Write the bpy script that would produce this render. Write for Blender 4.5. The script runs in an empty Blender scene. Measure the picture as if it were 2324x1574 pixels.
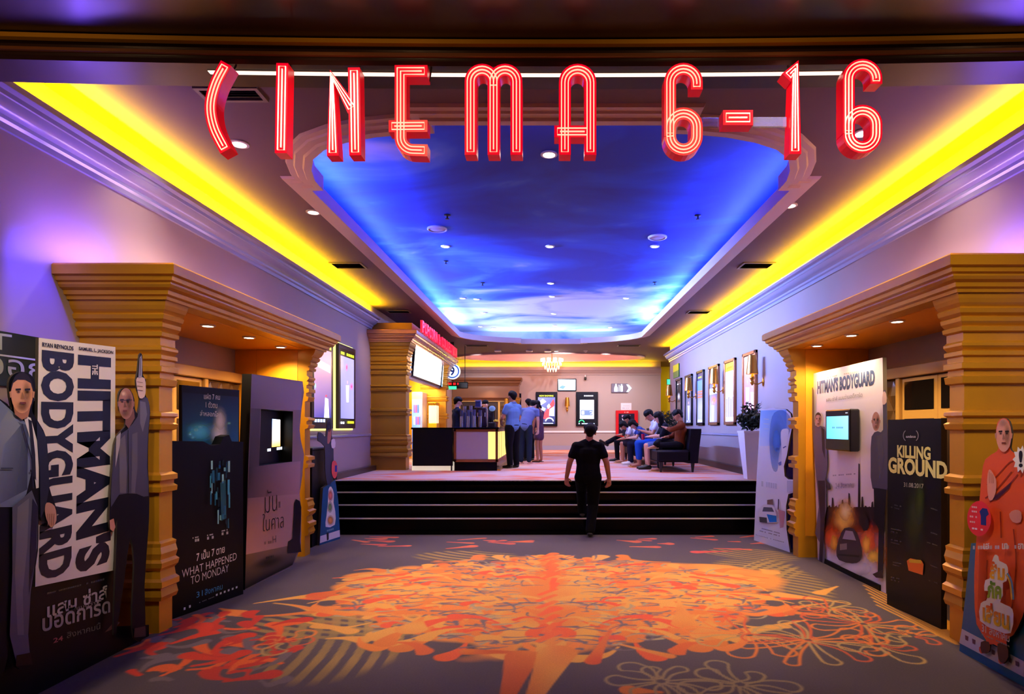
import bpy, math, random
import numpy as np
from mathutils import Vector, Matrix
from mathutils.geometry import tessellate_polygon

SC = bpy.context.scene
COL = SC.collection
rnd = random.Random(7)

# ------------------------------------------------------------------ camera
F, CX, CY, E = 1400.0, 1250.0, 968.0, 1.65        # focal length and principal point in photo pixels, eye height
cam_d = bpy.data.cameras.new('camera')
cam = bpy.data.objects.new('camera', cam_d)
COL.objects.link(cam)
cam.location = (0, 0, E)
cam.rotation_euler = (math.pi / 2, 0, 0)
cam_d.sensor_width = 36
cam_d.lens = F / 2324 * 36
cam_d.shift_x = -(CX - 1162) / 2324
cam_d.shift_y = (CY - 787) / 2324
cam_d.clip_start = 0.05
SC.camera = cam

# ------------------------------------------------------------------ world, exposure
w = bpy.data.worlds.new('world')
SC.world = w
w.use_nodes = True
w.node_tree.nodes['Background'].inputs[0].default_value = (0.2, 0.12, 0.3, 1)
w.node_tree.nodes['Background'].inputs[1].default_value = 0.035
SC.view_settings.view_transform = 'Standard'
SC.view_settings.look = 'None'
SC.view_settings.exposure = 0.0
SC.view_settings.gamma = 1.0
SC.view_settings.use_curve_mapping = False


def lin(c):
    c = c / 255.0
    return c / 12.92 if c <= 0.04045 else ((c + 0.055) / 1.055) ** 2.4


def C(r, g, b):
    return (lin(r), lin(g), lin(b))


# ------------------------------------------------------------------ large area lights: the cove strips
def area(name, loc, direction, sx, sy, power, color, along='Y', spread=180):
    l = bpy.data.lights.new(name, 'AREA')
    l.shape = 'RECTANGLE'
    l.size, l.size_y = sx, sy
    l.energy = power
    l.color = color
    l.spread = math.radians(spread)
    o = bpy.data.objects.new(name, l)
    COL.objects.link(o)
    z = -Vector(direction).normalized()
    yv = Vector((0, 1, 0)) if along == 'Y' else Vector((1, 0, 0))
    x = yv.cross(z).normalized()
    y = z.cross(x).normalized()
    m = Matrix((x, y, z)).transposed().to_4x4()
    m.translation = Vector(loc)
    o.matrix_world = m
    return o


def spot(name, loc, target, power, color, angle=70, blend=0.6, radius=0.05):
    l = bpy.data.lights.new(name, 'SPOT')
    l.energy = power
    l.color = color
    l.spot_size = math.radians(angle)
    l.spot_blend = blend
    l.shadow_soft_size = radius
    o = bpy.data.objects.new(name, l)
    COL.objects.link(o)
    o.location = loc
    o.rotation_euler = (Vector(target) - Vector(loc)).to_track_quat('-Z', 'Y').to_euler()
    return o


YEL = (1.0, 0.66, 0.0)
BLU = (0.06, 0.1, 1.0)
PUR = (0.22, 0.12, 1.0)
WARM = (1.0, 0.72, 0.45)
CEIL = 4.18
# yellow strips lying on top of the two crown mouldings and the back one
for k in range(4):
    area('cove_light', (-3.66, 4.0 + 2.2 * k + 1.1, 3.93), (0.1, 0, 1), 0.05, 2.2, 78, YEL, spread=140)
for k in range(7):
    area('cove_light', (3.66, 4.0 + 2.2 * k + 1.1, 3.93), (-0.1, 0, 1), 0.05, 2.2, 76 if k < 3 else 58, YEL, spread=140)
for k in range(2):
    area('cove_light', (-2.0 + 4.0 * k, 23.88, 3.93), (0, -0.3, 1), 0.05, 4.0, 60, YEL, 'X')
# blue strips on the ledge around the painted sky
for s in (-1, 1):
    for k in range(4):
        area('sky_cove_light', (s * 2.66, 6.6 + 2.7 * k + 1.35, 4.24), (-s * 1.0, 0, 0.8), 0.05, 2.7, (100, 85, 95, 95)[k], (BLU, BLU, (0.08, 0.2, 1.0), (0.14, 0.3, 1.0))[k])
    for k in range(2):   # area lamps added on the same ledge to wash the walls blue
        area('sky_cove_light', (s * 2.6, 11.5 + 4.0 * k, 4.32), (-s * 1.0, 0, -0.16), 0.05, 4.0, 330 if s < 0 else 25, (0.22, 0.36, 1.0), spread=64)
area('sky_cove_light', (0, 18.66, 4.24), (0, -1, 0.8), 0.05, 3.6, 95, (0.2, 0.4, 1.0), 'X')
# yellow fill spot added to gild the concession pier, no fixture
spot('pier_fill', (-3.3, 11.6, 4.05), (-3.35, 12.9, 2.4), 150, (1.0, .72, .05), 62, 1.0, .1)
area('sky_cove_light', (0, 4.92, 4.24), (0, 1, 0.8), 0.05, 2.2, 26, BLU, 'X')
# blue-violet strips lying on top of the two gilded door portals
for s in (-1, 1):
    area('portal_top_light', (s * 3.55, 4.85, 2.93), (s * 0.4, -.1, 1), 0.06, .7, 16, PUR)
    area('portal_top_light', (s * 3.5, 6.0, 2.93), (s * 0.3, 0, 1), 0.06, 1.2, 6, (0.95, 0.6, 0.75))
    area('portal_top_light', (s * 3.5, 7.4, 2.93), (s * 0.3, 0, 1), 0.06, 1.2, 3, (0.5, 0.36, 1.0))
# warm fill spots added out of frame under the low front ceiling, no fixtures
for s in (-1, 1):
    spot('front_fill', (s * 1.9, 1.6, 3.9), (s * 3.55, 5.2, 1.75), 300, (1.0, 0.76, 0.48), 42, 1.0, 0.15)
    spot('front_fill', (s * 1.0, 3.0, 3.9), (s * 3.25, 6.7, 1.6), 190, (1.0, 0.84, 0.7), 52, 1.0, 0.15)
    spot('front_fill', (s * .5, 2.3, 3.88), (s * 3.15, 4.3, 1.75), 300, (1.0, 0.84, 0.68), 40, 1.0, 0.12)
    # fill spots added to brighten the upper walls over the portals
    spot('wall_fill', (s * 3.0, 5.45, 4.12), (s * 3.75, 5.55, 3.1), 44, (1.0, 0.8, 0.7), 80, 1.0, 0.05)
    # blue lamps under the ends of the front beam
    spot('blue_spot', (s * 3.3, 4.15, 3.72), (s * 3.76, 4.5, 2.45), 520, (0.05, 0.04, 1.0), 30, 0.8, 0.04)
    spot('blue_spot', (s * 2.95, 3.86, 3.55), (s * 2.95, 3.84, 3.9), 5, (0.16, 0.06, 1.0), 150, 1.0, 0.03)
for x in (-3.0, -1.0, 1.0, 3.0):  # unseen spots added to light the beam face, without fixtures
    spot('beam_fill', (x, 2.3, 3.88), (x, 3.7, 3.86), 15, (1.0, .6, .3), 110, 1.0, .05)


# ------------------------------------------------------------------ materials
MATS = {}


def mat(name, color=(0.5, 0.5, 0.5), rough=0.5, metal=0.0, emit=None, estr=0.0, noise=0.0, nscale=8.0, spec=0.5, alpha=1.0, trans=0.0, coat=0.0, bump=0.0, bscale=60.0, sheen=0.0):
    if name in MATS:
        return MATS[name]
    m = bpy.data.materials.new(name)
    m.use_nodes = True
    nt = m.node_tree
    b = nt.nodes['Principled BSDF']
    b.inputs['Base Color'].default_value = (*color, 1)
    b.inputs['Roughness'].default_value = rough
    b.inputs['Metallic'].default_value = metal
    b.inputs['Specular IOR Level'].default_value = spec
    b.inputs['Alpha'].default_value = alpha
    b.inputs['Transmission Weight'].default_value = trans
    b.inputs['Coat Weight'].default_value = coat
    b.inputs['Sheen Weight'].default_value = sheen
    if emit is not None:
        b.inputs['Emission Color'].default_value = (*emit, 1)
        b.inputs['Emission Strength'].default_value = estr
    tc = None
    if noise > 0:
        tc = nt.nodes.new('ShaderNodeTexCoord')
        n = nt.nodes.new('ShaderNodeTexNoise')
        n.inputs['Scale'].default_value = nscale
        n.inputs['Detail'].default_value = 4
        nt.links.new(tc.outputs['Object'], n.inputs['Vector'])
        mx = nt.nodes.new('ShaderNodeMix')
        mx.data_type = 'RGBA'
        mx.inputs[6].default_value = (*[max(0, c * (1 - noise)) for c in color], 1)
        mx.inputs[7].default_value = (*[min(1, c * (1 + noise)) for c in color], 1)
        nt.links.new(n.outputs['Fac'], mx.inputs[0])
        nt.links.new(mx.outputs[2], b.inputs['Base Color'])
    if bump > 0:
        tc = tc or nt.nodes.new('ShaderNodeTexCoord')
        n2 = nt.nodes.new('ShaderNodeTexNoise')
        n2.inputs['Scale'].default_value = bscale
        nt.links.new(tc.outputs['Object'], n2.inputs['Vector'])
        bp = nt.nodes.new('ShaderNodeBump')
        bp.inputs['Strength'].default_value = bump
        bp.inputs['Distance'].default_value = 0.01
        nt.links.new(n2.outputs['Fac'], bp.inputs['Height'])
        nt.links.new(bp.outputs['Normal'], b.inputs['Normal'])
    MATS[name] = m
    return m


def attr_mat(name, emit=0.0, rough=0.4, gain=1.0, coat=0.0):
    """printed ink (or a lit screen when emit > 0) whose colours sit in the mesh as an artwork attribute with alpha"""
    if name in MATS:
        return MATS[name]
    m = bpy.data.materials.new(name)
    m.use_nodes = True
    nt = m.node_tree
    b = nt.nodes['Principled BSDF']
    a = nt.nodes.new('ShaderNodeVertexColor')
    a.layer_name = 'ink'
    b.inputs['Roughness'].default_value = rough
    b.inputs['Coat Weight'].default_value = coat
    nt.links.new(a.outputs['Color'], b.inputs['Base Color'])
    nt.links.new(a.outputs['Alpha'], b.inputs['Alpha'])
    if emit > 0:
        nt.links.new(a.outputs['Color'], b.inputs['Emission Color'])
        b.inputs['Emission Strength'].default_value = emit
    MATS[name] = m
    return m


PRINT = attr_mat('printed_ink', rough=0.35)
PRINT.node_tree.nodes['Principled BSDF'].inputs['Specular IOR Level'].default_value = 0.2
SCREEN = attr_mat('lit_screen', emit=1.6, rough=0.2)
BACKLIT = attr_mat('backlit_print', emit=0.9, rough=0.2)


# ------------------------------------------------------------------ mesh helpers
class MB:
    def __init__(self):
        self.v, self.f, self.m, self.c = [], [], [], []

    def add(self, vs, fs, mi=0, col=None):
        n = len(self.v)
        self.v += [tuple(p) for p in vs]
        self.f += [tuple(i + n for i in f) for f in fs]
        self.m += [mi] * len(fs)
        self.c += (col if isinstance(col, list) else [col or (1, 1, 1, 1)] * len(vs))
        return self

    def box(self, x0, x1, y0, y1, z0, z1, mi=0):
        vs = [(x, y, z) for z in (z0, z1) for y in (y0, y1) for x in (x0, x1)]
        return self.add(vs, [(0, 2, 3, 1), (4, 5, 7, 6), (0, 1, 5, 4), (2, 6, 7, 3), (0, 4, 6, 2), (1, 3, 7, 5)], mi)

    def bbox(self, x0, x1, y0, y1, z0, z1, r=0.01, mi=0):
        """box with chamfered edges"""
        r = min(r, (x1 - x0) * .49, (y1 - y0) * .49, (z1 - z0) * .49)
        rings = []
        for z, o in ((z0, r), (z0 + r, 0), (z1 - r, 0), (z1, r)):
            a, b_, c, d = x0 + o, x1 - o, y0 + o, y1 - o
            k = r
            if o:
                k = r * .6
            rings.append([(a + k, c, z), (b_ - k, c, z), (b_, c + k, z), (b_, d - k, z), (b_ - k, d, z), (a + k, d, z), (a, d - k, z), (a, c + k, z)])
        return self.loft(rings, mi, caps=True)

    def loft(self, rings, mi=0, closed=True, caps=False):
        n = len(rings[0])
        vs = [p for r in rings for p in r]
        fs = []
        for i in range(len(rings) - 1):
            for j in range(n if closed else n - 1):
                k = (j + 1) % n
                fs.append((i * n + j, i * n + k, (i + 1) * n + k, (i + 1) * n + j))
        if caps:
            fs.append(tuple(reversed(range(n))))
            fs.append(tuple((len(rings) - 1) * n + j for j in range(n)))
        return self.add(vs, fs, mi)

    def tube(self, path, r, n=8, mi=0, closed=False, caps=True):
        pts = [Vector(p) for p in path]
        N = len(pts)
        rad = r if isinstance(r, (list, tuple)) else [r] * N
        rings, up = [], None
        for i, p in enumerate(pts):
            if closed:
                t = pts[(i + 1) % N] - pts[i - 1]
            else:
                t = pts[min(i + 1, N - 1)] - pts[max(i - 1, 0)]
            if t.length < 1e-9:
                t = Vector((0, 0, 1))
            t.normalize()
            if up is None:
                up = Vector((0, 0, 1)) if abs(t.z) < .9 else Vector((1, 0, 0))
            s = t.cross(up)
            if s.length < 1e-6:
                s = t.cross(Vector((0, 1, 0)))
            s.normalize()
            up = s.cross(t).normalized()
            rings.append([p + (s * math.cos(2 * math.pi * j / n) + up * math.sin(2 * math.pi * j / n)) * rad[i] for j in range(n)])
        if closed:
            rings.append(rings[0])
        return self.loft(rings, mi, caps=caps and not closed)

    def lathe(self, prof, n=24, c=(0, 0, 0), mi=0, caps=True):
        rings = [[(c[0] + r * math.cos(2 * math.pi * j / n), c[1] + r * math.sin(2 * math.pi * j / n), c[2] + z) for j in range(n)] for r, z in prof]
        return self.loft(rings, mi, caps=caps)

    def ellipsoid(self, c, rx, ry, rz, n=16, m=10, mi=0):
        rings = []
        for i in range(1, m):
            a = math.pi * i / m
            rings.append([(c[0] + rx * math.sin(a) * math.cos(2 * math.pi * j / n), c[1] + ry * math.sin(a) * math.sin(2 * math.pi * j / n), c[2] - rz * math.cos(a)) for j in range(n)])
        return self.loft(rings, mi, caps=True)

    def flat(self, pts, mi=0, col=None, holes=()):
        """filled planar polygon (3-D points)"""
        polys = [[Vector(p) for p in pts]] + [[Vector(p) for p in h] for h in holes]
        vs = [p for q in polys for p in q]
        return self.add(vs, [tuple(t) for t in tessellate_polygon(polys)], mi, col)

    def prism(self, pts, ext, mi=0, mi_side=None):
        """planar polygon pushed back along the vector ext"""
        e = Vector(ext)
        P = [Vector(p) for p in pts]
        Q = [p + e for p in P]
        tri = [tuple(t) for t in tessellate_polygon([P])]
        n = len(P)
        self.add(P, tri, mi)
        self.add(Q, [tuple(reversed(t)) for t in tri], mi if mi_side is None else mi_side)
        self.add(P + Q, [(i, (i + 1) % n, n + (i + 1) % n, n + i) for i in range(n)], mi if mi_side is None else mi_side)
        return self


def root_loc(o):
    while o.parent:
        o = o.parent
    return Vector(o.location)


def obj(name, mb, mats, parent=None, smooth=None, kind=None, label=None, origin=None):
    me = bpy.data.meshes.new(name)
    off = root_loc(parent) if parent else Vector(origin or (0, 0, 0))
    me.from_pydata([(p[0] - off.x, p[1] - off.y, p[2] - off.z) for p in mb.v], [], mb.f)
    ms = mats if isinstance(mats, (list, tuple)) else [mats]
    for m in ms:
        me.materials.append(m)
    if len(ms) > 1:
        me.polygons.foreach_set('material_index', mb.m)
    if any(m.name in ('printed_ink', 'lit_screen', 'backlit_print', 'bright_screen') for m in ms):
        at = me.color_attributes.new('ink', 'FLOAT_COLOR', 'POINT')
        at.data.foreach_set('color', [x for c in mb.c for x in c])
    me.validate()
    me.update()
    if smooth:
        me.shade_smooth()
        me.set_sharp_from_angle(angle=math.radians(smooth))
    o = bpy.data.objects.new(name, me)
    COL.objects.link(o)
    if parent:
        o.parent = parent
    else:
        o.location = off
    if kind:
        o['kind'] = kind
    if label:
        o['label'] = label
    return o


def thing(name, label, cat, loc=(0, 0, 0), group=None):
    o = bpy.data.objects.new(name, None)
    o.empty_display_size = 0.2
    COL.objects.link(o)
    o.location = loc
    o['label'] = label
    o['category'] = cat
    if group:
        o['group'] = group
    return o


def tag(o, label, cat, group=None):
    o['label'] = label
    o['category'] = cat
    if group:
        o['group'] = group
    return o


def struct(name, mb, mats, smooth=None, parent=None):
    return obj(name, mb, mats, parent, smooth, None if parent else 'structure')


def dup(root, loc, label, group=None, rotz=None):
    r = root.copy()
    COL.objects.link(r)
    r.location = loc
    if rotz is not None:
        r.rotation_euler = (0, 0, rotz)
    r['label'] = label
    if group:
        r['group'] = group
    for ch in list(root.children):
        c = ch.copy()
        COL.objects.link(c)
        c.parent = r
        for g in list(ch.children):
            d = g.copy()
            COL.objects.link(d)
            d.parent = c
    return r


# ------------------------------------------------------------------ where a photo pixel lies in the room
def at(px, py, d):
    return Vector(((px - CX) * d / F, d, E - (py - CY) * d / F))


def on_floor(px, py, z=0.0):
    d = (E - z) * F / (py - CY)
    return at(px, py, d)


def on_side(px, py, X):
    return at(px, py, X * F / (px - CX))


def smooth_pts(pts, n=4, closed=True):
    """Catmull-Rom through 2-D or 3-D points"""
    P = [np.array(p, float) for p in pts]
    N = len(P)
    out = []
    for i in range(N if closed else N - 1):
        p0, p1, p2, p3 = (P[(i - 1) % N] if closed else P[max(i - 1, 0)]), P[i], P[(i + 1) % N], (P[(i + 2) % N] if closed else P[min(i + 2, N - 1)])
        for k in range(n):
            t = k / n
            out.append(tuple(.5 * ((2 * p1) + (-p0 + p2) * t + (2 * p0 - 5 * p1 + 4 * p2 - p3) * t * t + (-p0 + 3 * p1 - 3 * p2 + p3) * t ** 3)))
    if not closed:
        out.append(tuple(P[-1]))
    return out


def text_tris(body, bold=0.0):
    c = bpy.data.curves.new('lettering', 'FONT')
    c.body = body
    c.offset = bold
    c.resolution_u = 3
    o = bpy.data.objects.new('lettering', c)
    COL.objects.link(o)
    dg = bpy.context.evaluated_depsgraph_get()
    me = bpy.data.meshes.new_from_object(o.evaluated_get(dg))
    vs = np.array([v.co[:2] for v in me.vertices]) if len(me.vertices) else np.zeros((1, 2))
    fs = [tuple(p.vertices) for p in me.polygons]
    bpy.data.objects.remove(o)
    bpy.data.curves.remove(c)
    bpy.data.meshes.remove(me)
    lo, hi = vs.min(0), vs.max(0)
    return (vs - lo) / np.maximum(hi - lo, 1e-6), fs, (hi - lo)


class Plane:
    """upright flat board through two points; artwork on it is given where it is seen"""

    def __init__(self, A, B, back=0.0):
        self.A = Vector(A)
        self.U = (Vector(B) - Vector(A))
        self.U.z = 0
        self.len = self.U.length
        self.U.normalize()
        n = Vector((self.U.y, -self.U.x, 0))
        if n.dot(Vector((0, 0, E)) - self.A) < 0:
            n = -n
        self.N = n
        self.A = self.A - n * back

    def pt(self, px, py, lift=0.0):
        dirv = Vector(((px - CX) / F, 1, -(py - CY) / F))
        o = Vector((0, 0, E))
        t = (self.A + self.N * lift - o).dot(self.N) / dirv.dot(self.N)
        return o + dirv * t

    def uv(self, px, py):
        p = self.pt(px, py) - self.A
        return p.dot(self.U), p.z

    def w(self, u, v, lift=0.0):
        q = self.A + self.U * u + self.N * lift
        return Vector((q.x, q.y, self.A.z + v))


class Art:
    """layers of ink on a Plane, gathered in one mesh"""

    def __init__(self, pl, gap=0.0012, base=0.0015):
        self.pl, self.mb, self.k, self.gap, self.base = pl, MB(), 0, gap, base

    def lift(self):
        self.k += 1
        return self.base + self.gap * self.k

    def poly(self, pts, col, a=1.0, sm=0, closed=True):
        L = self.lift()
        if sm:
            pts = smooth_pts(pts, sm)
        self.mb.flat([self.pl.pt(x, y, L) for x, y in pts], 0, (*C(*col), a))
        return self

    def line(self, pts, wd, col, a=1.0, sm=0):
        if sm:
            pts = smooth_pts(pts, sm, False)
        L = self.lift()
        P = [np.array(p, float) for p in pts]
        l, r = [], []
        for i, p in enumerate(P):
            t = P[min(i + 1, len(P) - 1)] - P[max(i - 1, 0)]
            t /= max(np.hypot(*t), 1e-6)
            nrm = np.array((-t[1], t[0])) * wd / 2
            l.append(p + nrm)
            r.append(p - nrm)
        vs = [self.pl.pt(*q, L) for q in l] + [self.pl.pt(*q, L) for q in r]
        n = len(P)
        self.mb.add(vs, [(i, i + 1, n + i + 1, n + i) for i in range(n - 1)], 0, (*C(*col), a))
        return self

    def quadgrad(self, pts, cols):
        """four corners, each its own colour (r,g,b[,a])"""
        L = self.lift()
        g = 6
        P = [np.array(p, float) for p in pts]
        K = [np.array((*C(*c[:3]), c[3] if len(c) > 3 else 1.0)) for c in cols]
        vs, cs, fs = [], [], []
        for j in range(g + 1):
            for i in range(g + 1):
                s, t = i / g, j / g
                wt = ((1 - s) * (1 - t), s * (1 - t), s * t, (1 - s) * t)
                q = sum(wt[k] * P[k] for k in range(4))
                vs.append(self.pl.pt(q[0], q[1], L))
                cs.append(tuple(sum(wt[k] * K[k] for k in range(4))))
        for j in range(g):
            for i in range(g):
                a = j * (g + 1) + i
                fs.append((a, a + 1, a + g + 2, a + g + 1))
        self.mb.add(vs, fs, 0, cs)
        return self

    def blob(self, cx, cy, rx, ry, col, a0=1.0, a1=0.0, col1=None, rot=0.0, n=20, wob=0.0, rings=4):
        """soft spot of ink fading outwards"""
        L = self.lift()
        c0, c1 = np.array(C(*col)), np.array(C(*(col1 or col)))
        vs, cs, fs = [self.pl.pt(cx, cy, L)], [(*c0, a0)], []
        wb = [1 + wob * (rnd.random() - .5) for _ in range(n)]
        for r in range(1, rings + 1):
            t = r / rings
            e = t * t * (3 - 2 * t)
            for j in range(n):
                an = 2 * math.pi * j / n
                x, y = rx * t * wb[j] * math.cos(an), ry * t * wb[j] * math.sin(an)
                vs.append(self.pl.pt(cx + x * math.cos(rot) - y * math.sin(rot), cy + x * math.sin(rot) + y * math.cos(rot), L))
                cs.append((*(c0 * (1 - e) + c1 * e), a0 * (1 - e) + a1 * e))
        for j in range(n):
            fs.append((0, 1 + j, 1 + (j + 1) % n))
        for r in range(rings - 1):
            for j in range(n):
                a, b = 1 + r * n + j, 1 + r * n + (j + 1) % n
                fs.append((a, b, b + n, a + n))
        self.mb.add(vs, fs, 0, cs)
        return self

    def text(self, body, bl, br, tl, col, a=1.0, bold=0.0, into=None, col2=None):
        """lettering whose bounding box has its bottom-left, bottom-right and top-left corner at these pixels"""
        vs, fs, _ = text_tris(body, bold)
        L = self.lift()
        O, R, T = self.pl.pt(*bl, L), self.pl.pt(*br, L), self.pl.pt(*tl, L)
        mb = into or self.mb
        c2 = C(*(col2 or col))
        c1 = C(*col)
        cs = [(*(tuple(c2[k] * (1 - v[1]) + c1[k] * v[1] for k in range(3))), a) for v in vs]
        mb.add([O + (R - O) * v[0] + (T - O) * v[1] for v in vs], fs, 0, cs)
        return self

    def smear(self, bl, br, h, col, n=14, a=0.8):
        """a line of print too small to read"""
        for i in range(n):
            if rnd.random() < .2:
                continue
            t0, t1 = i / n, (i + .8) / n
            x0, y0 = bl[0] + (br[0] - bl[0]) * t0, bl[1] + (br[1] - bl[1]) * t0
            x1, y1 = bl[0] + (br[0] - bl[0]) * t1, bl[1] + (br[1] - bl[1]) * t1
            self.k -= 1 if i else 0
            self.poly([(x0, y0), (x1, y1), (x1, y1 - h), (x0, y0 - h)], col, a)
        return self

    def done(self, name, parent, m=None, label=None):
        return obj(name, self.mb, m or PRINT, parent, label=label)


def board(pl, pts, name, m, parent, thick=0.03, sm=0, m_side=None, label=None):
    if sm:
        pts = smooth_pts(pts, sm)
    mb = MB().prism([pl.pt(x, y) for x, y in pts], -pl.N * thick, 0, 1 if m_side else None)
    return obj(name, mb, [m, m_side] if m_side else m, parent, label=label)
# ================================================================== THE SETTING
M_WALL = mat('wall_paint', C(160, 138, 136), 0.55, noise=0.04, nscale=1.5)
M_CEIL = mat('ceiling_paint', C(108, 84, 96), 0.7)
M_BEAM = mat('dark_lacquer', C(48, 24, 13), 0.34, noise=0.2, nscale=3)
M_BEAML = mat('brown_lacquer', C(120, 70, 35), 0.3)
M_CROWN = mat('crown_paint', C(148, 144, 168), 0.2)
M_RIM = mat('rim_paint', C(200, 170, 165), 0.35)
M_GOLD = mat('gilded_paint', C(200, 140, 28), 0.33, metal=0.25, noise=0.12, nscale=5)
M_BASE = mat('dark_skirting', C(45, 34, 32), 0.3)
M_BLACKG = mat('black_gloss', C(4, 3, 6), 0.2, spec=0.1)
M_STEEL = mat('nosing_metal', C(225, 215, 210), 0.3, metal=0.25)
M_WHITE = mat('white_paint', C(225, 222, 225), 0.35)
WX = 3.75
PY0L, PY1L, PY0R, PY1R = 4.93, 8.02, 4.67, 7.97     # outer ends of the two door portals
PZ = 2.635                                         # underside of their lintels
YB = 24.0                                          # back wall
PLAT = 0.75                                        # raised floor


# ---- carpet of the lower floor, drawn in the pile itself
def carpet():
    x0, x1, y0, y1, st = -3.9, 3.9, 2.6, 9.9, 0.0125
    nx, ny = int((x1 - x0) / st) + 1, int((y1 - y0) / st) + 1
    xs, ys = np.linspace(x0, x1, nx), np.linspace(y0, y1, ny)
    Xg, Yg = np.meshgrid(xs, ys)
    col = np.empty((ny, nx, 3))
    col[:] = C(84, 72, 70)
    R = np.random.default_rng(5)

    def smooth_noise(scale):
        a = R.random((int((y1 - y0) / scale) + 3, int((x1 - x0) / scale) + 3))
        fy, fx = (Yg - y0) / scale, (Xg - x0) / scale
        iy, ix = fy.astype(int), fx.astype(int)
        ty, tx = fy - iy, fx - ix
        ty, tx = ty * ty * (3 - 2 * ty), tx * tx * (3 - 2 * tx)
        return (a[iy, ix] * (1 - tx) + a[iy, ix + 1] * tx) * (1 - ty) + (a[iy + 1, ix] * (1 - tx) + a[iy + 1, ix + 1] * tx) * ty
    n1, n2 = smooth_noise(0.9), smooth_noise(0.25)
    col *= (0.8 + 0.4 * n1)[..., None]

    def paint(mask, c, c2=None):
        k = np.clip(mask, 0, 1)[..., None]
        tgt = np.array(C(*c)) if c2 is None else np.array(C(*c)) * (1 - n2[..., None]) + np.array(C(*c2)) * n2[..., None]
        col[:] = col * (1 - k) + tgt * k

    def drop(ax, ay, bx, by, ra, rb, c, c2=None, ring=0.0, bend=0.0):
        """petal: tapered capsule from tip A (radius ra) to bulb B (radius rb); ring > 0 draws only its outline"""
        m = max(ra, rb) + abs(bend) + .05
        i0, i1 = np.searchsorted(xs, [min(ax, bx) - m, max(ax, bx) + m])
        j0, j1 = np.searchsorted(ys, [min(ay, by) - m, max(ay, by) + m])
        if i1 <= i0 or j1 <= j0:
            return
        X, Y = Xg[j0:j1, i0:i1], Yg[j0:j1, i0:i1]
        dx, dy = bx - ax, by - ay
        L2 = dx * dx + dy * dy + 1e-9
        t = np.clip(((X - ax) * dx + (Y - ay) * dy) / L2, 0, 1)
        s = bend * np.sin(math.pi * t)
        L = math.sqrt(L2)
        d = np.hypot(X - ax - dx * t + dy / L * s, Y - ay - dy * t - dx / L * s) - (ra + (rb - ra) * t ** 1.5)
        k = np.clip(0.5 - d / st, 0, 1) if ring == 0 else np.clip(0.5 - (np.abs(d) - ring) / st, 0, 1)
        nn = n2[j0:j1, i0:i1, None]
        tgt = np.array(C(*c)) if c2 is None else np.array(C(*c)) * (1 - nn) + np.array(C(*c2)) * nn
        sub = col[j0:j1, i0:i1]
        sub[:] = sub * (1 - k[..., None]) + tgt * k[..., None]

    def px(x, y):
        p = on_floor(x, y)
        return p.x, p.y
    ORG, YEO, RED, DOR, TAN = (206, 116, 46), (210, 148, 62), (196, 70, 40), (186, 84, 36), (134, 110, 64)
    GRY = (112, 96, 92)
    # crossing bands of stripes, left and right
    for cx, cy, ra, rb, nst, mx_, my_, sx, sy in ((-4.9, 4.2, 2.6, 3.9, 10, -1.62, 4.75, .62, .85), (-1.2, 7.9, 2.4, 3.6, 10, -1.75, 5.15, .85, .42), (-0.2, 9.6, 1.6, 2.6, 8, -1.1, 7.9, .7, .35),
                                                  (4.6, 5.4, 1.9, 3.0, 9, 2.2, 7.3, .75, .75), (1.0, 4.6, 2.0, 3.4, 12, 2.35, 6.7, .6, 1.1), (3.6, 9.3, 1.2, 2.0, 7, 2.5, 7.9, .7, .5)):
        r = np.hypot(Xg - cx, Yg - cy)
        ph = (r - ra) / (rb - ra) * nst
        reg = np.clip((1 - np.hypot((Xg - mx_) / sx, (Yg - my_) / sy)) * 6, 0, 1)
        k = ((r > ra) & (r < rb)) * reg * np.clip((np.abs((ph % 1) - .5) * 2 - .42) * 8, 0, 1)
        paint(k * .85, TAN, (170, 135, 70))
    # red bloom on the left, ground of the central bloom
    for bx, by, sx, sy, c, c2 in ((0.05, 6.15, 2.05, 1.65, ORG, YEO), (1.25, 6.6, 1.35, .95, YEO, ORG), (-1.1, 6.6, 1.2, .8, ORG, YEO)):
        rr = np.hypot((Xg - bx) / sx, (Yg - by) / sy) + (n2 - .5) * .35 + (n1 - .5) * .3
        paint(np.clip((1 - rr) * 9, 0, 1), c, c2)
    for _ in range(150):        # petals bursting out of the ground, mirrored left and right
        a = R.uniform(0, 2 * math.pi)
        q = R.uniform(.45, 1.08)
        x, y = abs(2.15 * q * math.cos(a)), 6.15 + 1.75 * q * math.sin(a)
        L, wd = R.uniform(.25, .7), R.uniform(.04, .12)
        c = [ORG, YEO, (214, 92, 42), (206, 100, 44), YEO, ORG, (216, 124, 48), YEO][R.integers(8)]
        b = a + R.uniform(-.8, .8)
        bn = R.uniform(-.1, .1)
        for s in (1, -1):
            drop(s * (x - L * math.cos(b)), y - L * math.sin(b) * .8, s * x, y, .012, wd, c, None, 0, s * bn)
    for _ in range(330):        # slits where the grey shows between the petals
        a, q = R.uniform(0, 2 * math.pi), math.sqrt(R.uniform(0.02, 1.0))
        x, y = abs(2.0 * q * math.cos(a)), 6.15 + 1.6 * q * math.sin(a)
        L = R.uniform(.05, .3)
        b = R.uniform(-.45, .45) + (0 if R.random() < .8 else 1.2)
        g = GRY if R.random() < .75 else (160, 140, 100)
        for s in (1, -1):
            drop(s * x, y, s * (x + L * math.cos(b)), y + L * math.sin(b), .006, R.uniform(.012, .028), g, None, 0, s * R.uniform(-.05, .05))
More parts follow.
